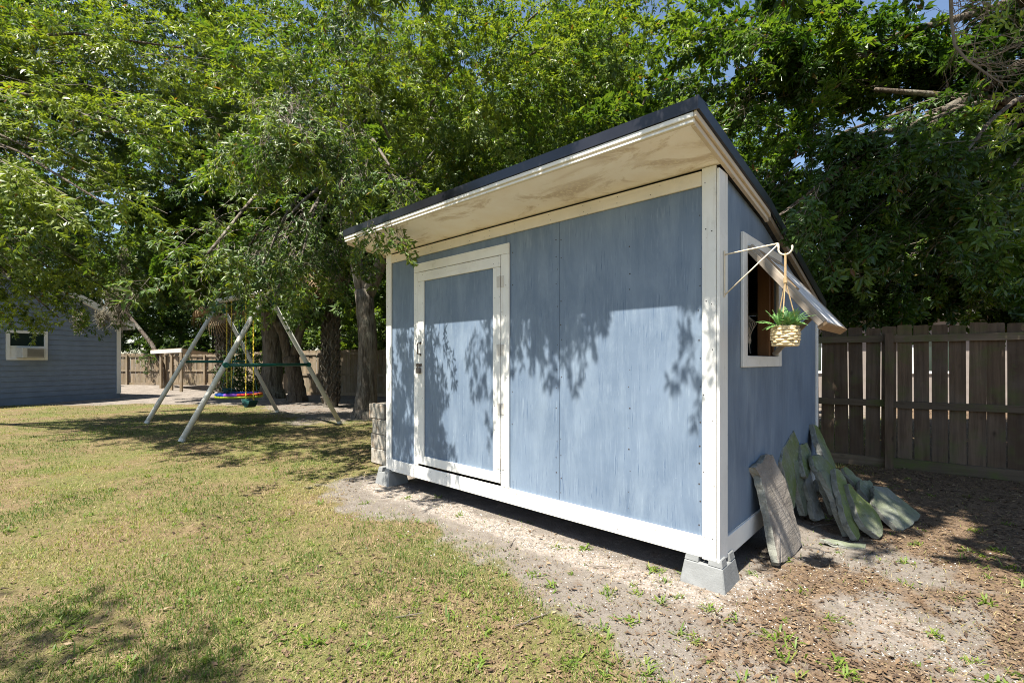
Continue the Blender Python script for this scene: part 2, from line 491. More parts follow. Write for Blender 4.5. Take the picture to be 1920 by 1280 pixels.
# ------------------------------------------------------------------ shed frame of reference
CORNER = Vector((1.273, 2.93, 0))
RZ = math.atan2(-.677, .736)
AX, BX = Vector((.736, -.677, 0)), Vector((.677, .736, 0))      # along the front (to the right), into the depth
def shed_local(X, Y):
    rx, ry = X - CORNER.x, Y - CORNER.y
    return rx*AX.x + ry*AX.y, rx*BX.x + ry*BX.y
def shed_world(x, y, z=0): return CORNER + AX*x + BX*y + Vector((0, 0, z))
W, D, ZB = 3.66, 3.03, .165

# ------------------------------------------------------------------ ground
def gz(X, Y):
    X = np.asarray(X, float); Y = np.asarray(Y, float)
    h = (fbm(X*.9+3, Y*.9+7, 3, 3)-.5)*.05
    return h*sstep(0, 2.0, np.hypot(X, Y)) - .012
def masks(X, Y):
    lx, ly = shed_local(X, Y)
    wob = (fbm(X*1.1, Y*1.1, 11, 4)-.5)
    # distance outside of the shed's footprint
    dx = np.maximum(np.maximum(-W-lx, lx), 0); dy = np.maximum(np.maximum(-ly, ly-D), 0)
    dist = np.hypot(dx, dy)
    apron = 1-sstep(.55, 1.10, dist+wob*1.1-.22*np.clip(lx+1, -1, 2))
    right = sstep(-.1, .5, lx+wob*.4)*sstep(-1.9, -.9, ly+wob*.8)
    under = sstep(10.2, 12.4, Y+wob*3-np.clip(-X-5.0, 0, 12)*1.0)*sstep(27, 17, Y)*(X > -14)
    path = sstep(14.6, 15.6, Y-.10*(X+15)+wob*1.2)*sstep(-7, -9, X)
    path2 = np.exp(-((Y+.6*X-4.0)/.5)**2)*.0
    dirt = np.clip(np.maximum.reduce([apron, right*.9, under*.85, path]), 0, 1)
    shell = np.clip(np.exp(-((dist-.16)/.17)**2)*(ly < .4)*.95 + np.exp(-((dist-.75)/.3)**2)*.22*(ly < .4) + right*.30*sstep(1.9, 1.0, lx)*sstep(3.0, 1.2, ly) + path*.45, 0, 1)
    litter = np.clip(right*sstep(.9, 2.3, ly+lx*.35+wob*1.2) * .95 + right*.45*sstep(.40, .58, fbm(X*1.9, Y*1.9, 71, 4)) + under*.35*(X > -9) + sstep(1.5, 3.0, ly)*(lx > 0)*.6 + .30*sstep(-2.6, -1.2, -np.hypot(X-1.0, Y-1.9)), 0, 1)
    return dirt, shell, litter

def build_ground():
    def axis(segs):
        out = []
        for a, b, st in segs: out += list(np.arange(a, b-1e-6, st))
        return np.array(out+[segs[-1][1]])
    xs = axis([(-600, -60, 90), (-60, -24, 6), (-24, -9, .6), (-9, 6, .1), (6, 14, .5), (14, 60, 6), (60, 600, 90)])
    ys = axis([(-600, -40, 80), (-40, -4, 4), (-4, 1, .5), (1, 12, .1), (12, 30, .5), (30, 80, 5), (80, 600, 80)])
    X, Y = np.meshgrid(xs, ys); Z = gz(X, Y)
    nx, ny = len(xs), len(ys)
    v = np.stack([X.ravel(), Y.ravel(), Z.ravel()], 1)
    i = (np.arange(ny-1)[:, None]*nx+np.arange(nx-1)[None]).ravel()
    f = np.stack([i, i+1, i+nx+1, i+nx], 1)
    me = np_mesh("ground", v, f, M['ground'], None, True)
    for nme, arr in zip(("dirt", "shell", "litter"), masks(X, Y)):
        a = me.attributes.new(nme, 'FLOAT', 'POINT'); a.data.foreach_set("value", arr.ravel().astype(np.float32))
    link("ground", me, kind="structure")
build_ground()

# ------------------------------------------------------------------ shed
def zu(y): return 2.615 - .145*y if y < .9 else 2.4845 - .2546*(y - .9)
shed = empty("garden_shed", CORNER, RZ, label="blue painted plywood garden shed with white trim and a slanted overhanging roof on concrete piers", cat="shed")
pb, pw = M['blue'], M['white']
# front wall sheets
for x0, x1, z0, z1 in ((-1.2185, -.002, ZB+.03, 2.60), (-1.80, -1.2215, ZB+.03, 2.60), (-3.09, -1.803, 2.38, 2.60), (-3.658, -3.093, ZB+.03, 2.60)):
    board("wall_panel", pb, shed, x0, x1, 0, .012, z0, z1, .002)
# side, back and left walls
sw = MB()
def side_poly(y0, y1, z0, z1=None):
    pts = [(0, y0, z0), (0, y1, z0)]
    if z1 is None:
        pts.append((0, y1, zu(y1)-.004))
        if y0 < .9 < y1: pts.append((0, .9, zu(.9)-.004))
        pts.append((0, y0, zu(y0)-.004))
    else: pts += [(0, y1, z1), (0, y0, z1)]
    return pts
WY0, WY1, WZ0, WZ1 = .535, 1.369, 1.44, 2.20
for a in ((.013, WY0, ZB+.02), (WY1, D, ZB+.02)): sw.prism(side_poly(*a), (-.012, 0, 0))
sw.prism(side_poly(WY0, WY1, ZB+.02, WZ0), (-.012, 0, 0)); sw.prism(side_poly(WY0, WY1, WZ1), (-.012, 0, 0))
sw.build("side_wall", pb, shed)
board("back_wall", pb, shed, -3.646, -.013, D-.012, D, ZB+.02, zu(D)-.01, 0)
MB().prism([(-3.66, .013, ZB+.02), (-3.66, D, ZB+.02), (-3.66, D, zu(D)-.005), (-3.66, .9, zu(.9)-.005), (-3.66, .013, 2.60)], (.012, 0, 0)).build("side_wall", pb, shed)
board("floor", M['inside'], shed, -3.64, -.016, .016, D-.016, ZB+.02, ZB+.06, 0)
# interior lining and studs, seen through the window
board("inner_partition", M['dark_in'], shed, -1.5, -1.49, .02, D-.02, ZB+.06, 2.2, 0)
for y in (1.22, 1.42, 2.2): board("stud", M['inside'], shed, -.102, -.014, y, y+.04, ZB+.06, zu(y)-.06, .002)
board("stud", M['inside'], shed, -.09, -.014, .48, .53, ZB+.06, 2.4, .002)
# trim: corner boards, base boards, frieze
board("corner_board", pw, shed, -.088, -.001, -.019, -.001, ZB-.008, 2.612)
board("corner_board", pw, shed, .002, .021, -.020, .128, ZB-.012, 2.590)
board("corner_board", pw, shed, -3.668, -3.565, -.019, -.001, ZB+.01, 2.612)
board("corner_board", pw, shed, .001, .018, D-.075, D+.004, .14, zu(D)-.012)
board("base_board", M['white_h'], shed, -3.564, -.090, -.019, -.001, ZB, ZB+.132)
board("base_board", M['white_d'], shed, .001, .019, .130, D-.077, .145, .283)
board("frieze_board", M['cream'], shed, -3.564, -.090, -.0185, -.001, 2.505, 2.598)
# rim joists under the trim
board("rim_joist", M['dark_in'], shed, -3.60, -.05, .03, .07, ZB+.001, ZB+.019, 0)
board("rim_joist", M['inside'], shed, -.055, -.016, .08, D-.05, .135, ZB+.018, 0)
# door frame and door
board("door_frame_board", pw, shed, -1.845, -1.749, -.022, -.0195+.0185, ZB+.134, 2.335)
board("door_frame_board", pw, shed, -3.131, -3.060, -.022, -.001, ZB+.134, 2.335)
board("door_frame_board", M['white_h'], shed, -3.131, -1.749, -.022, -.001, 2.337, 2.428)
door = board("door", pb, shed, -2.96, -1.93, -.008, .004, .36, 2.28, .001)
for a in ((-3.054, -2.954, .325, 2.232), (-1.940, -1.849, .415, 2.232)): board("stile", pw, door, a[0], a[1], -.026, -.009, a[2], a[3])
board("rail", M['white_h'], door, -3.054, -1.849, -.026, -.009, 2.234, 2.331)
board("rail", M['white_h'], door, -2.952, -1.849, -.026, -.009, .325, .413)
for z in (2.10, 1.50, .98, .50):
    h = MB().box(-1.889, -1.850, -.0295, -.0265, z-.05, z+.05).box(-1.840, -1.803, -.0265, -.0225, z-.05, z+.05)
    h.tube([(-1.8465, -.031, z-.052), (-1.8465, -.031, z+.052)], .0055, 8)
    h.build("hinge", M["hinge"], door, .001)
hd = MB().tube([(-3.006, -.027, 1.47), (-3.006, -.062, 1.475), (-3.006, -.066, 1.53), (-3.006, -.062, 1.585), (-3.006, -.027, 1.59)], .007, 8)
hd.box(-3.018, -2.994, -.029, -.0265, 1.455, 1.482).box(-3.018, -2.994, -.029, -.0265, 1.578, 1.605)
hd.build("handle", M['steel'], door, smooth=True)
hp = MB().box(-3.085, -2.985, -.032, -.027, 1.345, 1.375).tube([(-3.03, -.045, 1.33), (-3.03, -.05, 1.375), (-3.005, -.05, 1.375), (-3.005, -.045, 1.33)], .006, 8)
hp.box(-3.045, -2.992, -.057, -.033, 1.275, 1.332)
hp.build("hasp_lock", M['steel'], door, .002)
# nail heads (specks)
nl = MB(); R = random.Random(4)
def nail(x, y, z, nrm, r=.0045):
    n = 6; pts = []
    for k in range(n):
        a = 2*math.pi*k/n
        pts.append((x+r*math.cos(a), y, z+r*math.sin(a)) if nrm == 'y' else (x, y+r*math.cos(a), z+r*math.sin(a)))
    nl.prism(pts, (0, -.0012, 0) if nrm == 'y' else (.0012, 0, 0))
for x in (-1.198, -1.245, -.605, -1.72, -.11):
    z = .36
    while z < 2.45:
        if R.random() < .8: nail(x+R.uniform(-.008, .008), -.0003, z, 'y', R.uniform(.003, .006))
        z += R.uniform(.1, .2)
for x, y in ((-.02, -.0193), (-.07, -.0193), (-3.64, -.0193), (-3.60, -.0193)):
    z = .3
    while z < 2.55:
        nail(x+R.uniform(-.01, .01), y, z, 'y', R.uniform(.0025, .0045)); z += R.uniform(.25, .5)
for x in np.arange(-3.5, -.1, .31):
    for z in (.20, .265, 2.53, 2.575): nail(x+R.uniform(-.05, .05), -.0193, z, 'y', .003)
for x in (-3.03, -2.975, -1.92, -1.865):
    for z in np.arange(.45, 2.3, .3): nail(x+R.uniform(-.01, .01), -.0263, z+R.uniform(-.06, .06), 'y', .003)
for x in (-1.82, -1.775, -3.11):
    for z in np.arange(.4, 2.3, .28): nail(x+R.uniform(-.01, .01), -.0223, z+R.uniform(-.06, .06), 'y', .003)
nl.build("nail_heads", M['nail'], shed, kind="stuff")

# roof
YF, OV, YB = -.47, .045, 3.09
rf = MB()
for a, b in ((YF, .9), (.9, YB)):
    rf.hexa([(-W-OV, a, zu(a)+.018), (OV, a, zu(a)+.018), (OV, b, zu(b)+.018), (-W-OV, b, zu(b)+.018),
             (-W-OV, a, zu(a)+.10), (OV, a, zu(a)+.10), (OV, b, zu(b)+.10), (-W-OV, b, zu(b)+.10)])
roof = rf.build("roof", M['shingle'], shed)
so = MB().hexa([(-W-OV, YF, zu(YF)), (OV-.022, YF, zu(YF)), (OV-.022, -.001, zu(0)), (-W-OV, -.001, zu(0)),
                (-W-OV, YF, zu(YF)+.012), (OV-.022, YF, zu(YF)+.012), (OV-.022, -.001, zu(0)+.012), (-W-OV, -.001, zu(0)+.012)])
so.build("soffit", M['soffit'], roof)
z0 = zu(YF)
board("fascia_board", M['cream'], roof, -W-OV-.01, OV+.004, YF-.020, YF-.001, z0-.004, z0+.050)
board("fascia_trim", M['white_h'], roof, -W-OV-.01, OV+.004, YF-.034, YF-.0205, z0+.024, z0+.052)
board("soffit_bead", M['white_h'], roof, -W-OV-.01, OV+.004, YF-.028, YF-.0205, z0-.002, z0+.010, .002)
dr = MB().box(-W-OV-.02, OV+.034, YF-.042, YF-.0345, z0+.054, z0+.122)
dr.box(-W-OV-.02, OV+.034, YF-.0335, YF+.10, z0+.1205, z0+.128)
dr.build("drip_edge", M['black'], roof)
def slope_board(name, m, x0, x1, a, b, zl, zh, parent=roof):
    mb = MB()
    ks = [a] + ([.9] if a < .9 < b else []) + [b]
    for p, q in zip(ks[:-1], ks[1:]):
        mb.hexa([(x0, p, zu(p)+zl), (x1, p, zu(p)+zl), (x1, q, zu(q)+zl), (x0, q, zu(q)+zl),
                 (x0, p, zu(p)+zh), (x1, p, zu(p)+zh), (x1, q, zu(q)+zh), (x0, q, zu(q)+zh)])
    return mb.build(name, m, parent, .002)
slope_board("rake_board", M['cream_d'], OV-.020, OV+.004, YF+.001, .95, -.012, .052)
slope_board("rake_trim", M['cream_d'], OV+.005, OV+.020, YF-.03, .95, .020, .054)
slope_board("rake_board", M['fence_far'], OV-.020, OV+.012, .955, YB, .008, .053)
slope_board("drip_edge", M['black'], OV+.021, OV+.034, YF-.034, YB+.02, .054, .128)
slope_board("rake_board", M['cream_d'], -W-OV-.02, -W-OV-.0005, YF+.001, YB, -.026, .10)

# window opening, trim and propped shutter
board("window_trim", pw, shed, .001, .022, .442, .534, 1.358, 2.292)
board("window_trim", pw, shed, .001, .022, 1.370, 1.462, 1.358, 2.292)
board("window_trim", M['white_d'], shed, .001, .022, .536, 1.368, 2.202, 2.292)
board("window_trim", M['white_d'], shed, .001, .022, .536, 1.368, 1.358, 1.438)
board("window_sill", M['white_d'], shed, -.09, -.001, .536, 1.368, 1.420, 1.439)
board("window_jamb", M['inside'], shed, -.085, -.013, 1.345, 1.3685, 1.440, 2.20, .002)
ang = math.atan2(.555, .435)
shut = empty("window_shutter", (.024, 0, 2.205), 0)
shut.parent = shed
shut.rotation_euler = (0, ang, 0)          # local +x now points outward and down
SL = .715
board("backing", M['shutterwood'], shut, .0, SL, .548, 1.360, -.014, -.001, .002)
for i in range(4):
    y0 = .600+i*.181
    board("plank", M['shutterpale'], shut, .30 if i < 1 else .06, SL-.004, y0, y0+.170, .000, .012+.004*(i % 2), .003)
board("batten", M['shutterwood'], shut, .0, SL-.004, .548, .588, .000, .026)
board("batten", M['shutterwood'], shut, .0, SL-.004, 1.326, 1.360, .000, .020)
board("batten", M['shutterwood'], shut, .0, .050, .600, 1.324, .000, .020)
board("batten", M['shuttertan'], shut, .055, .42, .600, .700, .018, .030)
board("edge_strip", M['shuttertan'], shut, SL-.002, SL+.018, .545, 1.362, -.040, .020)
board("edge_strip", M['shutterwood'], shut, -.005, SL, .533, .546, -.030, .006)
MB().beam((.0, 1.30, 1.452), (.300, 1.27, 1.775), .022, .034).build("prop_stick", M['shutterwood'], shed, .002)

# concrete piers
def pier(x0, x1, y0, y1, h, ins, label):
    e = empty("pier_block", shed_world((x0+x1)/2, (y0+y1)/2, -.02), RZ, label=label, cat="concrete pier", group="deck blocks carrying the shed")
    a, b = (x1-x0)/2, (y1-y0)/2; H = h - .05 + .02
    def ring(k, z): return [(-a+ins*k, -b+ins*k, z), (a-ins*k, -b+ins*k, z), (a-ins*k, b-ins*k, z), (-a+ins*k, b-ins*k, z)]
    MB().hexa(ring(0, 0) + ring(.8, H)).build("block_body", M['concrete'], e, .006)
    t = .8; w = .045
    lo, hi = ring(t, H+.0005)[0], ring(t, 0)[2]
    ax, bx = a-ins*t, b-ins*t
    for sx in (-1, 1):
        for sy in (-1, 1):
            lug = MB(); x_o, x_i, y_o, y_i = sx*ax, sx*.03, sy*bx, sy*.03
            d = .010
            lug.hexa([(min(x_o, x_i), min(y_o, y_i), H), (max(x_o, x_i), min(y_o, y_i), H), (max(x_o, x_i), max(y_o, y_i), H), (min(x_o, x_i), max(y_o, y_i), H),
                      (min(x_o-sx*d, x_i), min(y_o-sy*d, y_i), H+.05), (max(x_o-sx*d, x_i), min(y_o-sy*d, y_i), H+.05), (max(x_o-sx*d, x_i), max(y_o-sy*d, y_i), H+.05), (min(x_o-sx*d, x_i), max(y_o-sy*d, y_i), H+.05)])
            lug.build("corner_lug", M['concrete'], e, .004)
    return e
pier(-.222, .064, -.050, .236, .180, .030, "notched grey concrete pier block under the near white corner post of the shed")
pier(-3.84, -3.56, -.06, .22, .180, .030, "notched grey concrete pier block under the far left corner of the shed front")

# stack of masonry blocks beside the far corner
R = random.Random(12)
for i, (dx, dr_, lab) in enumerate(((0, 0, "bottom weathered masonry block of the stack behind the far shed corner"),
                                  (-.01, .03, "mossy topped masonry block second from the ground in the stack behind the shed"),
                                  (.03, -.03, "brown stained masonry block third from the ground in the stack behind the shed"),
                                  (-.06, .04, "pale masonry block sticking out on top of the stack behind the shed"))):
    z = .205*i
    o = MB().box(0, .36, 0, .42, 0, .2).build("masonry_block", M['block'], None, .008, label=lab, cat="masonry block", group="stacked blocks beside the shed")
    o.location = shed_world(-4.86+dx, .50, z-.005); o.rotation_euler = (0, 0, RZ+dr_)

# ------------------------------------------------------------------ things at the side wall
bk = empty("plant_bracket", shed_world(.024, .055, 0), RZ, label="cream triangular metal bracket with hook fixed to the white corner board", cat="bracket")
MB().box(0, .004, -.008, .008, 1.80, 2.09).build("wall_plate", M['bracket'], bk, .001)
MB().tube([(.004, 0, 2.065), (.15, 0, 2.075), (.300, 0, 2.085)], .0048, 8).build("arm", M['bracket'], bk, smooth=True)
MB().tube([(.004, 0, 1.815), (.30, 0, 2.079)], .0042, 8).build("brace", M['bracket'], bk, smooth=True)
hk = [(.300, 0, 2.085)] + [(.338+.036*math.cos(a), 0, 2.050+.036*math.sin(a)) for a in np.linspace(math.radians(165), math.radians(380), 12)]
MB().tube(hk, .0055, 8).build("hook", M['bracket'], bk, smooth=True)

bx_, bz = .338, 1.485
hb = empty("hanging_basket", shed_world(.024+bx_, .055, bz), RZ, label="woven seagrass basket with a green fern hanging from the bracket hook", cat="hanging basket")
R = random.Random(5)
pot = MB(); nb = 40
prof = []
for j in range(9):
    z = .118*j/8; r = .058+.012*math.sin(math.pi*min(1, (j+1.2)/9.5))
    prof.append((r, z))
for j in range(8):
    ph = j*math.pi/7
    pts = []
    for k in range(29):
        a = 2*math.pi*k/28
        r = .056+.012*math.sin(math.pi*(j+1)/9.2)+.0045*math.cos(7*a+j*math.pi)
        pts.append((r*math.cos(a), r*math.sin(a), .010+.0145*j+.002*math.sin(3*a+j*2)))
    pot.tube(pts, .0085, 6)
pot.build("woven_pot", M['wicker'], hb, smooth=True)
pl = MB(); pl.tube([(0, 0, .004), (0, 0, .104)], .056, 20); pl.build("pot_liner", M['dark_in'], hb)
rp = MB(); top = Vector((0, 0, 2.010-bz))
knot = top+Vector((0, 0, -.145))
rp.tube([top+Vector((0, 0, .012)), knot], .0065, 6)
rp.tube([knot+Vector((0, 0, .014)), knot+Vector((0, 0, -.014))], .011, 8)
for k in range(3):
    a = k*2.094+.5
    rp.tube([knot, (.062*math.cos(a), .062*math.sin(a), .118), (.069*math.cos(a), .069*math.sin(a), .05)], .0032, 5)
rp.build("rope_hanger", M['rope'], hb)
def frond_mesh(L, droop, seed):
    r = random.Random(seed); mb = MB(); pts = []
    n = 13
    for i in range(n+1):
        t = i/n
        pts.append(Vector((L*t*.92, 0, L*(.75*t-droop*t*t))))
    mb.tube(pts, [.0016*(1-.6*i/n) for i in range(n+1)], 4)
    for i in range(1, n+1):
        t = i/n; d = (pts[i]-pts[i-1]).normalized()
        l = .052*math.sin(math.pi*min(1, .22+t*.78))**.8*(1.05-t*.35)
        for sgn in (-1, 1):
            b = pts[i]; dirn = (d*.55+Vector((0, sgn, -.18+r.uniform(-.1, .12)))).normalized()
            w = d*.0036
            mb.add([b, b+dirn*l*.45+w, b+dirn*l, b+dirn*l*.45-w], [(0, 1, 2, 3)])
            if i < n:
                b = (pts[i]+pts[min(n, i+1)])*.5
                mb.add([b, b+dirn*l*.42+w, b+dirn*l*.95, b+dirn*l*.42-w], [(0, 1, 2, 3)])
    return mb.mesh("frond", M['fern'], fix=False)
fm = [frond_mesh(.20, .55, 1), frond_mesh(.17, .25, 2), frond_mesh(.14, .85, 3)]
for k in range(48):
    o = link("frond", fm[k % 3], None, hb); a = k*2.399
    o.location = (.025*math.cos(a), .025*math.sin(a), .10); o.rotation_euler = (R.uniform(-.3, .3), R.uniform(-.95, -.05), a)
    s = R.uniform(.5, .85); o.scale = (s, s, s)

# cloth and cord inside the window
cl = MB(); n = 9
for i in range(n):
    y = .545+.09*i/(n-1)
    cl.v += [(-.05+.012*math.sin(i*1.7), y, 2.16), (-.05+.018*math.sin(i*1.7+.4), y+.004*i, 1.80+.012*math.sin(i*.9))]
cl.f = [(2*i, 2*i+2, 2*i+3, 2*i+1) for i in range(n-1)]
o = cl.build("rag", M['cloth'], None, label="pale dusty rag hanging just inside the shed window", cat="rag"); o.location = CORNER; o.rotation_euler = (0, 0, RZ)
md = o.modifiers.new("solid", 'SOLIDIFY'); md.thickness = .004
cd = MB(); R = random.Random(3)
for k in range(7):
    y = 1.0+.012*k
    cd.tube([(-.12, 1.03, 1.76), (-.12+.01*k, y-.03, 1.70), (-.12, y-.02, 1.60-.02*(k % 3)), (-.115, y+.02, 1.56-.02*(k % 2)), (-.118, 1.05, 1.66), (-.12, 1.035, 1.75)], .003, 5)
cd.tube([(-.12, 1.05, 1.62), (-.12, 1.07, 1.52), (-.11, 1.05, 1.47), (-.10, 1.03, 1.465)], .003, 5)
cd.tube([(-.12, 1.03, 1.76), (-.12, 1.032, 2.3)], .002, 5)
o = cd.build("cord_bundle", M['cloth'], None, label="looped bundle of white cord hanging in the dark shed window", cat="cord"); o.location = CORNER; o.rotation_euler = (0, 0, RZ)

# ------------------------------------------------------------------ flagstones leaning at the side wall
def slab(pts, base_local, azim, lean, thick, m, label, cap=True, lift=0.0, seed=0):
    """outline in photograph pixels (zoom window) laid on a leaning plane through a ground point, with a real thickness"""
    r = random.Random(seed)
    px = [(1380+x/4.129, 770+y/4.129) for x, y in pts]
    b = shed_world(*base_local)
    a = math.radians(azim); l = math.radians(lean)
    n = Vector((math.cos(a)*math.cos(l), math.sin(a)*math.cos(l), math.sin(l)))
    eye = Vector((0, 0, HC)); out = []; thick *= 1.05
    for x, y in px:
        d = Vector(((x-CX)/F, 1, -(y-HY)/F)); t = (b-eye).dot(n)/d.dot(n); out.append(eye+d*t)
    # subdivide the outline and roughen it
    fine = []
    for i, p in enumerate(out):
        q = out[(i+1) % len(out)]; k = max(1, int((q-p).length/.035))
        for j in range(k): fine.append(p.lerp(q, j/k)+Vector((r.uniform(-1, 1), r.uniform(-1, 1), r.uniform(-1, 1)))*(.0025 if r.random() < .85 else .010))
    c = sum(fine, Vector())/len(fine)
    zmin = min(p.z for p in fine)
    mb = MB(); N = len(fine)
    rings = [[p*.985+c*.015 for p in fine], [p-n*.006+Vector((r.uniform(-1, 1), r.uniform(-1, 1), r.uniform(-1, 1)))*.002 for p in fine],
             [p-n*thick*.55+Vector((r.uniform(-1, 1), r.uniform(-1, 1), r.uniform(-1, 1)))*.005 for p in fine], [(p-n*thick)*.99+(c-n*thick)*.01 for p in fine]]
    vsx = [p for rg in rings for p in rg] + [c+n*.002, c-n*thick]
    fs = []
    for k in range(3):
        for i in range(N):
            j = (i+1) % N; fs.append((k*N+i, k*N+j, (k+1)*N+j, (k+1)*N+i))
    for i in range(N):
        j = (i+1) % N; fs += [(4*N, j, i), (4*N+1, 3*N+i, 3*N+j)]
    mb.add([p-Vector((b.x, b.y, 0)) for p in vsx], fs)
    me = mb.mesh("flagstone", m); me.materials.append(M['stone_e'])
    for pl_ in me.polygons:
        if abs(pl_.normal.dot(n)) < .6: pl_.material_index = 1
    o = link("flagstone", me, None, None, label=label, cat="flagstone", group="flagstones leaning beside the shed")
    o.location = (b.x, b.y, 0)
    return o
g_, b_, w_, p_ = M['stone_g'], M['stone_b'], M['stone_w'], M['stone_p']
slab([(150,440),(175,405),(205,395),(240,332),(285,338),(310,400),(380,520),(440,720),(452,800),(500,940),(512,1040),(470,1105),(335,1200),(322,1180),(300,1020),(270,850),(205,560),(190,500)],
     (.215, .70), 315, 14.5, .05, b_, "large brown flagstone with ragged top standing nearest the camera against the shed", seed=1)
slab([(448,150),(488,245),(482,420),(452,760),(432,690),(352,395),(372,290)], (.13, 2.1), 316, 9, .05, g_, "tall mossy green diamond shaped flagstone leaning on the blue wall behind the brown one", seed=2)
slab([(600,100),(632,118),(705,265),(772,420),(790,560),(750,560),(690,360),(640,250)], (.36, 2.75), 316, 23, .05, g_, "long narrow mossy flagstone highest and farthest right against the wall", seed=3)
slab([(500,262),(552,248),(583,320),(580,440),(560,520),(540,500),(515,400)], (.30, 2.35), 316, 22, .04, g_, "mossy flagstone with broken flat top behind the pale slabs", seed=4)
slab([(448,390),(482,388),(500,440),(530,600),(566,800),(540,812),(505,690),(470,540)], (.17, 1.9), 310, 12, .05, w_, "narrow grey flagstone next to the tall green diamond", seed=5)
slab([(545,500),(575,470),(600,560),(640,680),(690,830),(645,850),(605,835),(580,700),(540,580)], (.235, 1.84), 300, 20, .04, p_, "pale rough edged flagstone in the middle of the pile foot", seed=6)
slab([(596,345),(640,333),(700,375),(757,432),(775,560),(800,760),(760,800),(700,640),(640,480),(600,420)], (.42, 2.05), 310, 27, .04, g_, "wide rounded mossy flagstone at the top middle of the pile", seed=7)
slab([(655,465),(690,460),(750,500),(780,600),(805,720),(885,968),(868,970),(790,790),(765,700),(705,570)], (.47, 1.60), 305, 27, .04, w_, "grey green flagstone with long pale edge just right of the pile middle", seed=8)
slab([(765,440),(800,450),(850,520),(870,600),(885,720),(930,860),(968,970),(950,1000),(925,985),(868,880),(838,780),(805,650),(780,540)], (.55, 1.55), 306, 30, .045, g_, "long olive flagstone reaching lowest at the front of the pile", seed=9)
slab([(865,565),(882,560),(940,640),(1040,720),(1110,810),(1140,900),(1135,970),(1115,980),(1000,895),(955,830),(925,740),(885,640)], (.68, 1.72), 302, 36, .045, g_, "leaf shaped mossy flagstone lying in front on the right of the pile", seed=10)
slab([(1062,575),(1170,590),(1300,695),(1430,800),(1425,830),(1385,850),(1370,880),(1300,920),(1255,905),(1160,820),(1062,720),(1068,660)], (.78, 2.05), 297, 52, .045, w_, "large smooth grey flagstone reclining at the right end of the pile", seed=11)
slab([(962,537),(1040,532),(1060,562),(1080,690),(1110,760),(1040,700),(962,605)], (.66, 2.25), 298, 42, .04, w_, "small grey flagstone tucked behind the large reclining grey slab", seed=12)
slab([(828,440),(850,428),(960,520),(1030,590),(1060,700),(960,620),(875,515)], (.62, 2.5), 298, 40, .03, g_, "thin mossy flagstone peeking up at the back right of the pile", seed=13)
slab([(660,990),(740,990),(880,1020),(1010,1030),(1000,1060),(860,1050),(760,1030)], (.45, 1.22), 290, 78, .025, w_, "flat grey stone sliver lying on the ground before the pile", seed=14)

# ------------------------------------------------------------------ fences
def fence(name, label, pts, side, m, mrail, gap=.015, bw=.155, H=1.86, post_every=2.44, seed=1, detail=True, offset=0.0):
    r = random.Random(seed)
    root = empty(name, (pts[0][0], pts[0][1], 0), 0, label=label, cat="fence")
    variants = []
    for k in range(6):
        mb = MB(); h = H+r.uniform(-.014, .014); w = bw*r.uniform(.93, 1.03); n = 4
        for i in range(n):
            za, zb2 = h*i/n, h*(i+1)/n
            xa, xb = [r.uniform(-.0025, .0025) for _ in range(2)]
            mb.box(-w/2, w/2, -.009, .009, za, zb2) if False else None
        mb.prism([(-w/2, -.009, .03), (w/2, -.009, .03+r.uniform(-.01, .01)), (w/2, -.009, h-.008), (w/2-.012, -.009, h+r.uniform(-.004, .006)), (-w/2+.012, -.009, h+r.uniform(-.004, .006)), (-w/2, -.009, h-.01)], (0, .010, 0))
        variants.append(mb.mesh("board", m))
    pm = MB().box(-.045, .045, -.045, .045, -.05, H-.09).mesh("post", m)
    o0 = Vector((pts[0][0], pts[0][1], 0))
    d_post = offset
    for a, b in zip(pts[:-1], pts[1:]):
        a, b = Vector((*a, 0)), Vector((*b, 0)); d = (b-a); L = d.length; d.normalize()
        nrm = Vector((d.y, -d.x, 0))*side; rz = math.atan2(d.y, d.x)
        n = int(L/(bw+gap))
        for i in range(n):
            o = link("board", variants[r.randrange(6)], None, root)
            o.location = a-o0+d*((i+.5)*(bw+gap)+r.uniform(-.003, .003))+Vector((0, 0, r.uniform(-.012, .012)))
            o.rotation_euler = (r.uniform(-.010, .010), r.uniform(-.011, .011), rz+r.uniform(-.07, .07))
        s = d_post
        cuts = [0.0]
        while s < L:
            o = link("post", pm, None, root); o.location = a-o0+d*s+nrm*.098; o.rotation_euler = (0, 0, rz+r.uniform(-.05, .05))
            cuts.append(s); s += post_every
        cuts.append(L); d_post = s-L
        for c0, c1 in zip(cuts[:-1], cuts[1:]):
            if c1-c0 < .2: continue
            for z0_, z1_ in ((1.655, 1.745), (.795, .885), (-.02, .115)):
                mb = MB().box(0, c1-c0-.006, -.019, .019, z0_, z1_)
                o = mb.build("rail", mrail, root, .002); o.location = a-o0+d*(c0+.003)+nrm*(.031); o.rotation_euler = (r.uniform(-.004, .004), r.uniform(-.006, .006), rz)
    return root
fdir = Vector((.794, -.607, 0))
FA = Vector((4.54, 6.7, 0))
post_s = .92                                   # along from FA to the visible post
st = FA - fdir*5.9
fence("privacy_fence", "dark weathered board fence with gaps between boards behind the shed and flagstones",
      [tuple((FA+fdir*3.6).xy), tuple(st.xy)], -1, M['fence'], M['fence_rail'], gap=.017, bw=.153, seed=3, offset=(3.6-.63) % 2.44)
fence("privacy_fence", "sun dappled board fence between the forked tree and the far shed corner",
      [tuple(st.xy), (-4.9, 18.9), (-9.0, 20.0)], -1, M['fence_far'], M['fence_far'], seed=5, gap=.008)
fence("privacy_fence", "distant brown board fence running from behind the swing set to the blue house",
      [(-9.0, 20.08), (-17.4, 27.9), (-27.0, 28.6)], -1, M['fence_far'], M['fence_far'], seed=8, gap=.006)

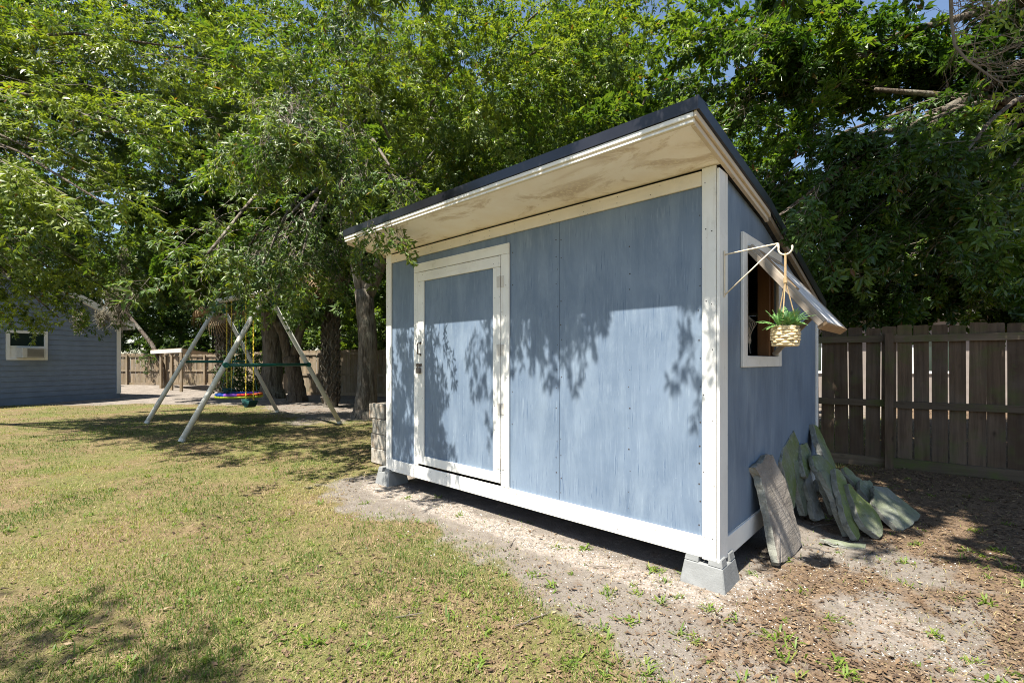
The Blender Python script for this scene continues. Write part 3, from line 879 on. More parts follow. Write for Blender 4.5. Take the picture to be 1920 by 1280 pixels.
# ------------------------------------------------------------------ blue house on the left
def build_house():
    c = Vector((-15.1, 18.2, 0)); dv = Vector((-.301, -.954, 0)); nv = Vector((.954, -.301, 0))
    rz = math.atan2(dv.y, dv.x)
    # local: x along the gable wall towards the camera, y = outward? choose y so that +y = -nv (into the house)
    root = empty("blue_house", c, rz, label="slate blue lap sided house with white corner board behind the lawn", cat="house")
    inv = Matrix.Rotation(-rz, 3, 'Z'); ln = inv @ nv
    s = 1 if ln.y > 0 else -1                   # outward sign in local y
    GW, DP, ZE, SL_ = 7.2, 9.0, 2.88, .5
    body = MB().prism([(0, -s*.02, 0), (GW, -s*.02, 0), (GW, -s*.02, ZE), (GW/2, -s*.02, ZE+SL_*GW/2), (0, -s*.02, ZE)], (0, -s*DP, 0))
    body.build("wall", M['siding'], root)
    wx0, wx1, wz0, wz1 = 2.27, 3.33, 1.44, 2.40
    z = .22; e = .168
    while z < ZE+SL_*GW/2-.1:
        zt = z+e-.010
        x0 = .02 if zt < ZE else (zt-ZE)/SL_+.02
        x1 = GW-x0
        spans = [(x0, x1)]
        if zt > wz0 and z < wz1: spans = [(x0, wx0-.01), (wx1+.01, x1)]
        for a, b in spans:
            if b-a < .1: continue
            MB().hexa([(a, -s*.019, z), (b, -s*.019, z), (b, s*.016, z), (a, s*.016, z), (a, -s*.019, zt+.012), (b, -s*.019, zt+.012), (b, -s*.002, zt+.012), (a, -s*.002, zt+.012)]).build("siding_board", M['siding'], root)
        z += e+.006
    MB().box(0, GW, -.018, .002, -.05, .215).build("foundation_skirt", M['siding'], root)
    yo = sorted((s*.017, s*.036))
    board("corner_board", M['trim'], root, -.02, .13, yo[0], yo[1], .17, ZE-.02)
    # window with an air conditioner
    w = MB()
    for a, b, c0, d in ((wx0, wx0+.09, wz0, wz1), (wx1-.09, wx1, wz0, wz1), (wx0+.09, wx1-.09, wz1-.09, wz1), (wx0+.09, wx1-.09, wz0, wz0+.06)):
        w.box(a, b, yo[0]-.03, yo[1]+.01, c0, d)
    win = w.build("window", M['trim'], root)
    board("pane", M['glass'], win, wx0+.09, wx1-.09, min(0, s*.02), max(0, s*.02), wz0+.46, wz1-.09, 0)
    board("sash_rail", M['trim'], win, wx0+.09, wx1-.09, min(s*.0, s*.03), max(s*.0, s*.03), wz0+.41, wz0+.458, 0)
    board("filler_panel", M['trim'], win, wx0+.09, wx1-.09, min(s*.0, s*.015), max(s*.0, s*.015), wz0+.06, wz0+.409, 0)
    ac = board("air_conditioner", M['ac'], root, wx0+.22, wx1-.24, min(s*.02, s*.36), max(s*.02, s*.36), wz0+.065, wz0+.40, .01)
    ac2 = MB()
    for i in range(9): 
        zz = wz0+.10+i*.03
        ac2.box(wx0+.27, wx1-.36, min(s*.362, s*.368), max(s*.362, s*.368), zz, zz+.018)
    ac2.build("grille", M['grille'], ac)
    # roof slabs with white rake
    for k in (0, 1):
        xa, xb = (0-.3, GW/2) if k == 0 else (GW+.3, GW/2)
        za, zb2 = ZE-.3*SL_, ZE+SL_*GW/2
        rr = MB().prism([(xa, s*.35, za+.03), (xb, s*.35, zb2+.03), (xb, s*.35, zb2+.15), (xa, s*.35, za+.15)], (0, -s*(DP+.7), 0)).build("roof", M['roofing'], root)
        MB().prism([(xa, s*.352, za-.10), (xb, s*.352, zb2-.10), (xb, s*.352, zb2+.12), (xa, s*.352, za+.12)], (0, s*.025, 0)).build("rake_board", M['trim'], rr)
        MB().prism([(xa, s*.34, za-.01), (xb, s*.34, zb2-.01), (xb, s*.34, zb2+.02), (xa, s*.34, za+.02)], (0, -s*.34, 0)).build("soffit", M['trim'], rr)
        MB().box(min(xa, xa+.03), max(xa, xa+.03), min(s*.37, -s*(DP+.3)), max(s*.37, -s*(DP+.3)), za-.1, za+.12).build("fascia_board", M['trim'], rr)
build_house()

def neighbour():
    root = empty("neighbour_house", (13.5, 15.2, 0), -.15, label="pale neighbouring house glimpsed through leaves above the right fence", cat="house")
    board("wall", M['palewall'], root, -6, 6, 0, 7, 0, 2.9, 0)
    MB().prism([(-6.4, -.5, 2.85), (-6.4, 3.5, 4.9), (-6.4, 7.5, 2.85)], (12.8, 0, 0)).build("roof", M['roofing'], root)
    for x in (-3.8, 0, 3.6):
        w = board("window", M['trim'], root, x-.6, x+.6, -.05, -.002, 1.0, 2.2, 0)
        board("pane", M['glass'], w, x-.5, x+.5, -.06, -.051, 1.1, 2.1, 0)
neighbour()

# ------------------------------------------------------------------ low lean-to frame by the far fence
pg = empty("lean_to_frame", (-15.5, 23, 0), 0, label="low wooden lean-to frame on thin posts before the distant fence", cat="wooden frame")
def rel(p): return Vector(p)-Vector((-15.5, 23, 0))
fp = [G(302, 728), G(322, 731), G(340, 734)]
for p in fp: MB().beam(rel(p)+Vector((0, 0, -.05)), rel(p)+Vector((0, 0, 1.82)), .10, .10).build("post", M['fence_far'], pg, .005)
bp = [Vector((-15.8, 26.0, 0)), Vector((-14.6, 24.6, 0))]
for p in bp: MB().beam(rel(p)+Vector((0, 0, -.05)), rel(p)+Vector((0, 0, 1.82)), .09, .09).build("post", M['fence_far'], pg, .005)
fa, fb = P(283, 660, 25.2), P(341, 657, 21.7)
MB().beam(rel(fa)+Vector((0, 0, 0)), rel(fb), .05, .18).build("front_board", M['paleboard'], pg, .005)
rw = MB()
e1, e2 = rel(fa)+Vector((0, 0, .07)), rel(fb)+Vector((0, 0, .07)); e3, e4 = rel(P(402, 664, 24.0)), rel(P(345, 664, 27.0))
rw.prism([e1, e2, e3, e4], (0, 0, .05)); rw.build("roof_sheet", M['fence_far'], pg)

# ------------------------------------------------------------------ swing set
A1, A2, B1, B2 = G(340, 827), G(637, 792), G(275, 793), G(520, 771)
TA, TB = Vector((-4.93, 9.5, 2.80)), Vector((-7.40, 11.95, 2.92))
sc_ = (A1+A2+B1+B2)/4
ss = empty("swing_frame", sc_, 0, label="white pole swing set frame with green crossbars standing on the lawn edge", cat="swing set")
r_ = lambda p: Vector(p)-sc_
for f, t in ((A1, TA), (A2, TA), (B1, TB), (B2, TB)):
    d = t-f; lg = MB().tube([r_(f), r_(f+d*.5), r_(f+d*.93)], [.050, .047, .045], 14).build("leg", M['pole'], ss, smooth=True)
    MB().tube([r_(f+d*.90), r_(f+d*1.0)], [.056, .060], 12).build("top_sleeve", M['teal'], lg, smooth=True)
    MB().tube([r_(f+Vector((0, 0, -.01))), r_(f+d*.015)], [.056, .053], 12).build("foot_cap", M['pole'], lg)
for f1, f2, t in ((A1, A2, TA), (B1, B2, TB)):
    a, b = f1.lerp(t, .475), f2.lerp(t, .475)
    n_ = (TA-TB).normalized()*.06*(1 if t is TA else -1)
    MB().tube([r_(a+n_), r_(b+n_)], .033, 10).build("crossbar", M['teal'], ss, smooth=True)
    for e_ in (a, b): MB().tube([r_(e_-n_*.2), r_(e_+n_*1.5)], .05, 10).build("clamp", M['teal'], ss)
MB().tube([r_(TB+(TB-TA).normalized()*.15), r_(TA+(TA-TB).normalized()*.15)], .06, 14).build("top_beam", M['pole'], ss, smooth=True)
def chain_mb(a, b, seed=0):
    mb = MB(); a, b = Vector(a), Vector(b); n = int((b-a).length/.07)
    for i in range(n):
        p, q = a.lerp(b, i/n), a.lerp(b, (i+.88)/n)
        w = Vector((.009, 0, 0)) if i % 2 else Vector((0, .009, 0))
        mb.tube([p+w, q-w], .014, 5)
    return mb
def belt(px, Yd, label, zs, half, seed):
    c = P(px, 745, Yd); ax = (TA-TB).normalized(); ax.z = 0
    k = (c-TB).dot(TA-TB)/(TA-TB).length_squared
    base = TB.lerp(TA, k)
    root = empty("belt_swing", (base.x, base.y, zs), math.atan2(ax.y, ax.x), label=label, cat="swing", group="dark teal belt swings on yellow chains")
    hz = base.z-.06-zs
    for sgn in (-1, 1): chain_mb((sgn*half, 0, .07), (sgn*half, 0, hz)).build("chain", M['yellow'], root)
    s_ = MB(); n = 12
    for i in range(n+1):
        t = -1+2*i/n; x = half*1.08*t; z = -.15*(1-abs(t)**2.4)+.07
        for y, dz in ((-.085, .0), (.085, .0), (.085, -.02), (-.085, -.02)): s_.v.append((x, y, z+dz))
    for i in range(n):
        for q in range(4):
            q2 = (q+1) % 4; s_.f.append((4*i+q, 4*i+q2, 4*i+4+q2, 4*i+4+q))
    s_.f += [(0, 1, 2, 3), (4*n+3, 4*n+2, 4*n+1, 4*n)]
    s_.build("seat", M['tealdk'], root, .003)
belt(427, 11.4, "dark teal belt swing on yellow chains behind the rainbow saucer", .68, .20, 1)
belt(470, 10.35, "dark teal belt swing on yellow chains in front of the rainbow saucer", .50, .26, 2)
sau = empty("saucer_swing", (TB.lerp(TA, .46).x+.02, TB.lerp(TA, .46).y, .60), -.1, label="rainbow coloured round saucer swing with lime rim", cat="swing")
dsk = MB(); n = 28
ringp = lambda r, z: [(r*math.cos(2*math.pi*k/n), r*math.sin(2*math.pi*k/n), z) for k in range(n)]
dsk.v += ringp(.44, .0)+ringp(.44, .02)+[(0, 0, .005), (0, 0, -.01)]
for k in range(n):
    j = (k+1) % n; dsk.f += [(k, j, n+j, n+k), (n+k, n+j, 2*n), (j, k, 2*n+1)]
dsk.build("mat", M['rainbow'], sau)
MB().tube(ringp(.45, .045)+[ringp(.45, .045)[0]], .035, 8).build("padded_rim", M['rainbow'], sau, smooth=True)
MB().tube(ringp(.462, .0)+[ringp(.462, .0)[0]], .030, 8).build("foam_rim", M['lime'], sau, smooth=True)
axl = (TA-TB); axl.z = 0; axl.normalize(); axl = Matrix.Rotation(.1, 3, 'Z') @ axl
for sg in (-1, 1):
    hang = axl*sg*.28; topz = 2.80-.60
    perp = Vector((-axl.y, axl.x, 0))
    for sp in (-1, 1): MB().tube([axl*sg*.36+perp*sp*.27+Vector((0, 0, .05)), hang+Vector((0, 0, topz))], .006, 5).build("rope", M['tealdk'], sau)

# ------------------------------------------------------------------ foliage machinery
def spray_template(seed, leaf, ratio, detailed=True, nside=7, L=.40):
    """one leafy twig along +x, leaves in loose rosettes; unit = metres at scale 1. returns (nleaf, k, 3)"""
    r = np.random.default_rng(seed); leaves = []; twigs = []
    def add_leaf(b, d, up, l):
        d = d/np.linalg.norm(d); s = np.cross(up, d); s /= np.linalg.norm(s)+1e-9; n = np.cross(d, s)
        w = l*ratio*r.uniform(.85, 1.15)*.5; fold = w*r.uniform(.15, .6); dr = l*r.uniform(-.02, .22)
        if detailed:
            leaves.append([b, b+d*.36*l-s*w+n*(fold), b+d*.72*l-s*w*.72+n*(fold*.7-dr*.5), b+d*l-n*dr, b+d*.72*l+s*w*.72+n*(fold*.7-dr*.5), b+d*.36*l+s*w+n*fold])
        else:
            leaves.append([b, b+d*.5*l-s*w+n*fold, b+d*l-n*dr, b+d*.5*l+s*w+n*fold])
    ends = []
    for i in range(nside):
        t = .25+.75*i/(nside-1); sg = 1 if i % 2 else -1
        base = np.array([L*t, 0, -.06*L*t*t*3]); a = r.uniform(.5, 1.0)*(1.15-t*.5)
        d = np.array([math.cos(a), sg*math.sin(a), r.uniform(-.35, .25)])
        l = r.uniform(.07, .17)*(1.2-.5*t)
        ends.append((base, base+d*l, d)); 
    ends.append((np.array([L*.9, 0, -.05]), np.array([L*1.1, 0, -.09]), np.array([1., 0, -.2])))
    for b, e, d in ends:
        twigs.append((b, e))
        for k in range(6):
            a = 2*math.pi*k/6+r.uniform(-.4, .4); up = np.array([r.uniform(-.35, .35), r.uniform(-.35, .35), 1.])
            sd = np.cross(up, d); sd /= np.linalg.norm(sd)
            ld = d*r.uniform(.35, 1.0)+sd*math.cos(a)*.9+np.array([0, 0, 1])*(math.sin(a)*.45-.12)
            pos = b+(e-b)*r.uniform(.55, 1.0)
            add_leaf(pos, ld, up, leaf*r.uniform(.7, 1.15))
    twigs.append((np.zeros(3), np.array([L*.55, 0, -.04])))
    return np.array(leaves), twigs

def rot_from_dir(d, rng):
    """(N,3) directions -> (N,3,3): x axis on d, z roughly up with a random roll"""
    d = d/np.linalg.norm(d, axis=1, keepdims=True)
    up = np.tile(np.array([0, 0, 1.]), (len(d), 1))+rng.normal(0, .35, (len(d), 3))
    y = np.cross(up, d); y /= np.linalg.norm(y, axis=1, keepdims=True)+1e-9
    z = np.cross(d, y)
    return np.stack([d, y, z], 2)

class Foliage:
    def __init__(s, seed, leaf=.08, ratio=.30, detailed=True, nt=6):
        s.rng = np.random.default_rng(seed); s.det = detailed
        s.tp = [spray_template(seed*31+k, leaf, ratio, detailed) for k in range(nt)]
        s.pos, s.dir, s.sc, s.tone, s.limbs = [], [], [], [], []
    def bough(s, c, r, root, n, scale=1.0, tone=.5, droop=.35, per=8, keep=None):
        """sub-branches fan from root into the ellipsoid (c, r); sprays sit on their outer part"""
        g = s.rng; c, r, root = np.array(c, float), np.array(r, float), np.array(root, float)
        nb = max(3, int(n/per))
        for _ in range(nb):
            u = g.normal(0, 1, 3); u /= np.linalg.norm(u); rad = g.uniform(.35, 1.0)**.6
            end = c+u*r*rad
            start = root+(c-root)*g.uniform(.2, 1.0)+g.normal(0, .12, 3)*r
            mid = (start+end)/2+np.array([0, 0, .16*np.linalg.norm(end-start)])
            ts = np.sort(g.uniform(.30, 1.0, per)); ts[-1] = 1.0
            q = (1-ts)[:, None]**2*start+2*((1-ts)*ts)[:, None]*mid+ts[:, None]**2*end
            tan = 2*(1-ts)[:, None]*(mid-start)+2*ts[:, None]*(end-mid)
            tan /= np.linalg.norm(tan, axis=1, keepdims=True)+1e-9
            p = q+g.normal(0, .05, q.shape)*scale
            d = tan*.9+g.normal(0, .55, q.shape)*np.array([1, 1, .6])+np.array([0, 0, -droop])
            tb = tone+g.normal(0, .17)
            for i in range(len(ts)):
                if keep is not None and not keep(p[i]): continue
                s.pos.append(p[i]); s.dir.append(d[i]); s.sc.append(scale*g.uniform(.75, 1.2)); s.tone.append(tb)
            tt = np.linspace(0, 1, 5)
            s.limbs.append(((1-tt)[:, None]**2*start+2*((1-tt)*tt)[:, None]*mid+tt[:, None]**2*end, .010*scale))
    def single(s, p, d, scale=1.0, tone=.6):
        s.pos.append(np.array(p, float)); s.dir.append(np.array(d, float)); s.sc.append(scale); s.tone.append(tone)
    def meshes(s, m_leaf_, m_twig, twigs=True, brown=.01):
        g = s.rng; pos, dr = np.array(s.pos), np.array(s.dir); sc, tn = np.array(s.sc), np.array(s.tone)
        Rm = rot_from_dir(dr, g); idx = g.integers(0, len(s.tp), len(pos)); V, T, tv = [], [], []
        for k, (lv, tw) in enumerate(s.tp):
            w = np.where(idx == k)[0]
            if not len(w): continue
            nl, nk = lv.shape[:2]
            loc = lv.reshape(-1, 3)
            out = np.einsum('nij,mj->nmi', Rm[w]*sc[w, None, None], loc)+pos[w, None, :]
            V.append(out.reshape(-1, nk, 3))
            t = tn[w, None]+g.normal(0, .17, (len(w), nl)); t = np.clip(t, 0, .93)
            t[g.random((len(w), nl)) < brown] = 1.0
            T.append(t.ravel())
            if twigs is True:
                for b, e in tw:
                    pb_ = np.einsum('nij,j->ni', Rm[w]*sc[w, None, None], b)+pos[w]
                    pe_ = np.einsum('nij,j->ni', Rm[w]*sc[w, None, None], e)+pos[w]
                    tv.append(np.stack([pb_, pe_], 1))
        V = np.concatenate(V); T = np.concatenate(T); n, nk = V.shape[:2]
        verts = V.reshape(-1, 3); b = np.arange(n)*nk
        if nk == 6: faces = np.concatenate([np.stack([b, b+3, b+2, b+1], 1), np.stack([b, b+5, b+4, b+3], 1)])
        else: faces = np.stack([b, b+1, b+2, b+3], 1)
        me = np_mesh("leaves", verts, faces, m_leaf_, np.repeat(T, nk))
        tm = None
        if twigs:
            seg = np.concatenate(tv) if tv else np.zeros((0, 2, 3)); a, e = seg[:, 0], seg[:, 1]; w = .0028*np.mean(sc)
            rad = [.9, .55]; offs = [np.array([math.cos(q), math.sin(q)*.6, math.sin(q)*.8]) for q in (0, 2.094, 4.189)]
            vv = np.stack([a+o*w for o in offs]+[e+o*w*.6 for o in offs], 1).reshape(-1, 3)
            bb = np.arange(len(seg))*6
            ff = np.concatenate([np.stack([bb+i, bb+(i+1) % 3, bb+3+(i+1) % 3, bb+3+i], 1) for i in range(3)])
            # sub-branches
            L = np.array([l[0] for l in s.limbs]); Rr = np.array([l[1] for l in s.limbs])
            if len(L):
                k = L.shape[1]; taper = np.linspace(1, .3, k)
                lv_ = np.stack([L+o[None, None]*Rr[:, None, None]*taper[None, :, None] for o in offs], 2).reshape(-1, 3)
                base = len(vv)+np.arange(len(L))*k*3; fl = []
                for i in range(k-1):
                    for q in range(3):
                        q2 = (q+1) % 3; fl.append(np.stack([base+i*3+q, base+i*3+q2, base+(i+1)*3+q2, base+(i+1)*3+q], 1))
                vv = np.concatenate([vv, lv_]); ff = np.concatenate([ff]+fl)
            tm = np_mesh("twigs", vv, ff, m_twig)
        return me, tm

def bez(a, b, c, n):
    return [(1-t)**2*a+2*(1-t)*t*b+t*t*c for t in np.linspace(0, 1, n)]

def trunk_mesh(paths, m, seed=1, n=14):
    r = random.Random(seed); mb = MB()
    for pts, rad in paths:
        pts = [Vector(p) for p in pts]
        fine, fr = [], []
        for i in range(len(pts)-1):
            for k in range(4):
                t = k/4; fine.append(pts[i].lerp(pts[i+1], t)+Vector((r.uniform(-1, 1), r.uniform(-1, 1), 0))*rad[i]*.05); fr.append(rad[i]*(1-t)+rad[i+1]*t)
        fine.append(pts[-1]); fr.append(rad[-1])
        mb.tube(fine, fr, n, r, .06)
    return mb.mesh("trunk", m, True)

def tree(name, label, group, base, paths, fol, limbs, ml, mbark=None, mtwig=None, twigs=True, cat="tree", fol2=None):
    base = Vector(base); root = empty(name, base, 0, label=label, cat=cat, group=group)
    off = -base
    mbark = mbark or M['bark']; mtwig = mtwig or M['twig']
    if paths:
        o = link("trunk", trunk_mesh(paths, mbark, int(abs(base.x*7)+3)), None, root); o.location = off
    for pts, r0, r1 in limbs:
        n = len(pts); o = link("limb", trunk_mesh([(pts, [r0+(r1-r0)*i/(n-1) for i in range(n)])], mbark, n, 8), None, root); o.location = off
    me, tm = fol.meshes(ml, mtwig, twigs)
    o = link("crown", me, None, root); o.location = off
    if tm is not None: o = link("twigs", tm, None, root, kind="stuff"); o.location = off
    if fol2 is not None:
        me, tm = fol2.meshes(ml, mtwig, False); o = link("crown", me, None, root); o.location = off
    return root

SPA = .029                     # leaf area of one spray at scale 1
def add_bough(fo, px, py, Y, rpx, rpy, dy, lai, root, scale=1.0, tone=.5, limbs=None, r0=.045, droop=.35, keep=None):
    c = P(px, py, Y); k = Y/F
    r = (rpx*k, dy, rpy*k); n = lai*math.pi*r[0]*r[2]/(SPA*scale*scale)
    fo.bough(c, r, root, n, scale, tone, droop, keep=keep)
    if limbs is not None:
        a, b = Vector(root), Vector(c); mid = a.lerp(b, .5)+Vector((0, 0, .18*(b-a).length))
        limbs.append(([Vector(p) for p in bez(a, mid, b, 6)], r0, .014))

# ---- forked oak by the far shed corner; its boughs come forward over the shed
ob = Vector((-3.72, 12.0, 0)); fork = P(682, 545, 12.1)
paths = [([ob+Vector((.0, 0, -.1)), ob+Vector((.01, 0, .25)), P(688, 720, 12), P(690, 640, 12), fork], [.42, .29, .235, .225, .23]),
         ([fork+Vector((-.03, 0, -.15)), P(668, 490, 12.0), P(655, 420, 11.6), P(640, 330, 11.0), P(610, 200, 10.2)], [.16, .145, .125, .10, .06]),
         ([fork+Vector((.08, 0, -.15)), P(712, 500, 12.0), P(735, 440, 11.8), P(770, 340, 11.4), P(820, 200, 11.0)], [.17, .155, .13, .10, .06])]
fo = Foliage(1, .080, .30); fo_far = Foliage(9, .082, .32, False); lb = []
f1, f2 = P(640, 330, 11.0), P(770, 340, 11.4)
noshed = lambda p: not (lambda l: (-3.85 < l[0] < .25 and -.65 < l[1] < 3.3 and p[2] < 2.95))(shed_local(p[0], p[1]))
for b in ((520, 200, 5.4, 160, 120, .8, 1.6, .62), (650, 110, 5.9, 170, 110, .9, 1.7, .60), (730, 310, 5.0, 80, 110, .5, 1.6, .60),
          (610, 330, 5.0, 120, 90, .6, 1.5, .58), (440, 340, 4.9, 120, 65, .5, 1.3, .62), (390, 475, 4.9, 105, 55, .5, 1.5, .62), (490, 500, 5.8, 100, 50, .6, 1.8, .56),
          (440, 552, 8.4, 85, 30, .5, 2.4, .5), (515, 555, 8.0, 60, 30, .5, 2.2, .52), (560, 500, 6.6, 95, 55, .7, 1.6, .5), (640, 480, 7.6, 80, 60, .8, 1.6, .5)):
    add_bough(fo, *b[:7], f1, 1.0, b[7], lb, keep=noshed)
for b in ((850, 130, 6.6, 170, 150, 1.0, 1.7, .62), (1020, 90, 6.8, 170, 120, 1.0, 1.6, .58), (960, 270, 8.4, 190, 110, 1.0, 1.8, .5), (1180, 60, 7.0, 130, 110, 1.0, 1.6, .54),
          (740, 400, 8.6, 70, 55, .8, 1.8, .48), (775, 330, 10.2, 75, 70, .7, 1.8, .5), (560, 20, 8.0, 190, 70, 1.2, 1.8, .58), (800, 0, 8.0, 200, 70, 1.2, 1.8, .58), (1060, -20, 8.5, 220, 80, 1.2, 1.8, .54)):
    add_bough(fo_far, *b[:7], f2, 1.0, b[7], lb, keep=noshed)
# hanging twig before the left end of the fascia, and the fringe high over the shed front that shades the wall
g = np.random.default_rng(77)
for k in range(12):
    p = P(g.uniform(676, 752), g.uniform(395, 438), 4.45+g.uniform(-.2, .25)); fo.single(p, (g.normal(.2, .5), g.normal(0, .5), -1.0), .72, .55)
def wall_shade(t, z, o, r, n, sc=.85):
    c = shed_world(-t, -o, z+1.85*o)
    fo.bough(c, (r, r, r), c+Vector((-.1, .15, .25)), n, sc*.8, .55, 1.1, per=5)
for t, z, r, n in ((.03, 1.72, .08, 8), (.16, 2.0, .05, 4), (.80, 2.06, .10, 12), (.95, 2.04, .13, 22), (1.12, 2.03, .14, 26), (1.35, 2.04, .14, 26), (1.58, 1.98, .16, 28), (1.80, 2.02, .12, 16)):
    wall_shade(t, z, 1.18, r, n)
for t, z, o, r, n in ((2.02, 1.55, 1.3, .13, 14), (2.85, 1.62, .95, .15, 16), (2.95, 1.3, 1.15, .18, 26), (3.02, .95, 1.35, .2, 30), (2.85, .62, 1.4, .2, 28), (2.75, .40, 1.5, .2, 26),
                      (3.35, 1.55, 1.2, .18, 24), (3.45, 1.05, 1.4, .15, 14), (3.35, .45, 1.5, .25, 34), (3.6, .55, 1.5, .2, 24)):
    wall_shade(t, z, o, r, n)
tree("oak_tree", "forked oak beside the far shed corner with sunlit boughs reaching over the roof", "oaks around the yard", ob, paths, fo, lb, M['leaf_oak'], fol2=fo_far)

# ---- oak standing left of the frame, its boughs fill the upper left
ob = Vector((-15.5, 6.8, 0)); top = Vector((-13.5, 8.4, 5.4))
paths = [([ob+Vector((0, 0, -.1)), ob+Vector((.05, 0, .4)), ob+Vector((.2, .2, 2.4)), top], [.6, .42, .36, .3])]
fo = Foliage(2, .084, .32, False); lb = []
for b in ((130, 120, 7.4, 190, 120, 1.0, 1.9, .64), (340, 90, 6.6, 190, 110, .9, 1.9, .64), (60, 280, 6.6, 150, 100, .9, 1.8, .62), (250, 250, 6.0, 150, 100, .8, 1.7, .64),
          (210, 390, 6.0, 160, 75, .8, 1.5, .62), (40, 430, 7.4, 140, 70, 1.0, 1.7, .60), (60, 555, 9.6, 105, 42, .8, 2.0, .66), (110, 595, 9.8, 50, 26, .6, 1.8, .68), (-80, 160, 7.5, 120, 160, 1.0, 1.4, .6),
          (180, 520, 10.6, 90, 45, .9, 2.0, .55), (40, 480, 10.2, 130, 55, .9, 2.0, .58), (150, 455, 10.6, 120, 50, .9, 1.9, .52), (225, 560, 11.6, 45, 26, .6, 1.6, .5), (400, 150, 9.5, 200, 110, 1.2, 1.8, .5), (150, 200, 9.6, 200, 130, 1.2, 1.8, .5), (220, 10, 9.0, 260, 70, 1.3, 2.2, .58), (450, -10, 9.5, 170, 60, 1.2, 2.0, .54), (90, 500, 9.0, 130, 45, .8, 1.9, .6)):
    add_bough(fo, *b[:7], top, 1.0, b[7], lb, .032)
# bough that reaches over the lawn left of the camera and shades the near grass
for c, r, n in (((-5.3, -.45, 6.0), (.9, .16, .15), 34), ((-6.4, -.5, 6.4), (1.0, .25, .25), 36), ((-3.75, -.10, 5.8), (.55, .07, .08), 18), ((-6.8, -1.2, 6.2), (1.6, .4, .4), 50)):
    fo.bough(c, r, (-7.5, 1.0, 6.5), n, 1.0, .55)
tree("oak_tree", "oak rooted left of the lawn whose bright leafy boughs hang over the blue house", "oaks around the yard", ob, paths, fo, lb, M['leaf_oak'], M['bark_dark'], twigs='sub')

# ---- straight oak and low forked oak behind the swing set
ob = Vector((-9.25, 18.2, 0)); top = P(505, 560, 18.2)
paths = [([ob+Vector((0, 0, -.1)), ob+Vector((0, 0, .3)), P(512, 680, 18.2), P(508, 600, 18.2), P(500, 480, 18.0), P(490, 300, 17)], [.55, .40, .34, .33, .28, .15])]
fo = Foliage(3, .13, .34, False); lb = []
for b in ((480, 200, 15, 170, 120, 2.0, 2.2, .5), (330, 330, 15, 170, 110, 2.0, 2.2, .46), (560, 380, 14.5, 150, 90, 1.6, 2.0, .44), (420, 500, 14.5, 140, 55, 1.4, 2.0, .42), (300, 500, 16, 110, 60, 1.5, 2.0, .42)):
    add_bough(fo, *b[:7], top+Vector((0, -.5, 1.5)), 1.5, b[7], lb, .12)
tree("oak_tree", "straight trunked oak behind the swing set", "oaks around the yard", ob, paths, fo, lb, M['leaf_back'], twigs='sub')
ob = Vector((-7.55, 16.6, 0)); fk = P(545, 668, 16.6)
paths = [([ob+Vector((0, 0, -.1)), ob+Vector((0, 0, .3)), P(554, 710, 16.6), fk], [.42, .29, .25, .25]),
         ([fk+Vector((-.05, 0, -.1)), P(530, 625, 16.6), P(508, 585, 16.4), P(480, 500, 16)], [.17, .15, .13, .08]),
         ([fk+Vector((.1, 0, -.1)), P(562, 620, 16.6), P(588, 575, 16.5), P(604, 520, 16.4), P(640, 420, 16)], [.16, .14, .13, .12, .07])]
fo = Foliage(4, .13, .34, False); lb = []
for b in ((640, 380, 14, 130, 100, 1.6, 2.0, .46), (760, 250, 15, 170, 130, 2.0, 2.2, .46), (610, 560, 13.6, 70, 28, 1.0, 1.6, .5), (690, 420, 14.5, 110, 80, 1.5, 2.0, .42)):
    add_bough(fo, *b[:7], P(600, 480, 16.2), 1.5, b[7], lb, .08)
tree("oak_tree", "low oak forking into two limbs right of the straight trunk", "oaks around the yard", ob, paths, fo, lb, M['leaf_back'], M['bark_dark'], twigs='sub')

# ---- tall trees behind the shed and beyond the fences
def back_proto(seed, tone, h=12.0, r=5.2, scale=2.1, lai=1.8, lo=.20):
    """one background tree (trunk, limbs, crown meshes) standing at the origin; copies share its meshes"""
    g = np.random.default_rng(seed)
    top = Vector((g.uniform(-.4, .4), g.uniform(-.4, .4), h*.62)); ob = Vector((0, 0, 0))
    paths = [([Vector((0, 0, -.1)), Vector((0, 0, .4)), top*.5+Vector((g.uniform(-.2, .2), 0, 0)), top], [.42, .30, .24, .12])]
    fo = Foliage(seed, .125, .36, False, 5); lb = []
    nb = 12
    for k in range(nb):
        a = 2.399*k; zz = h*(lo+(1-lo)*((k+.5)/nb)); rr = r*(.72*math.sin(math.pi*min(1, .22+.78*(k+.5)/nb))+.05)
        c = Vector((rr*math.cos(a), rr*math.sin(a), zz)); br = r*g.uniform(.42, .6)
        st_ = ob.lerp(top, min(1, zz/h*.9))
        fo.bough(c, (br, br, br*.62), st_, lai*math.pi*br*br*.62/(.036*scale*scale), scale, tone+g.uniform(-.06, .06))
        lb.append(([st_, st_.lerp(c, .5)+Vector((0, 0, .3)), c], .08, .02))
    return trunk_mesh(paths, M['bark_dark'], seed), [trunk_mesh([(pts, [r0+(r1-r0)*i/2 for i in range(3)])], M['bark_dark'], 3, 6) for pts, r0, r1 in lb], fo.meshes(M['leaf_back'], None, False)[0]
PROTO = [back_proto(61, .66), back_proto(62, .50), back_proto(63, .34), back_proto(64, .44)]
def back_tree(x, y, h, r, label, k, rot):
    root = empty("background_tree", (x, y, 0), rot, label=label, cat="tree", group="trees beyond the fences")
    root.scale = (r/5.2, r/5.2, h/12.0); tk, lm, cr = PROTO[k]
    link("trunk", tk, None, root); link("crown", cr, None, root)
    for m_ in lm: link("limb", m_, None, root)
back_tree(-13.0, 32.5, 9.5, 4.4, "yellow green bushy tree beyond the fence just right of the blue house", 0, .3)
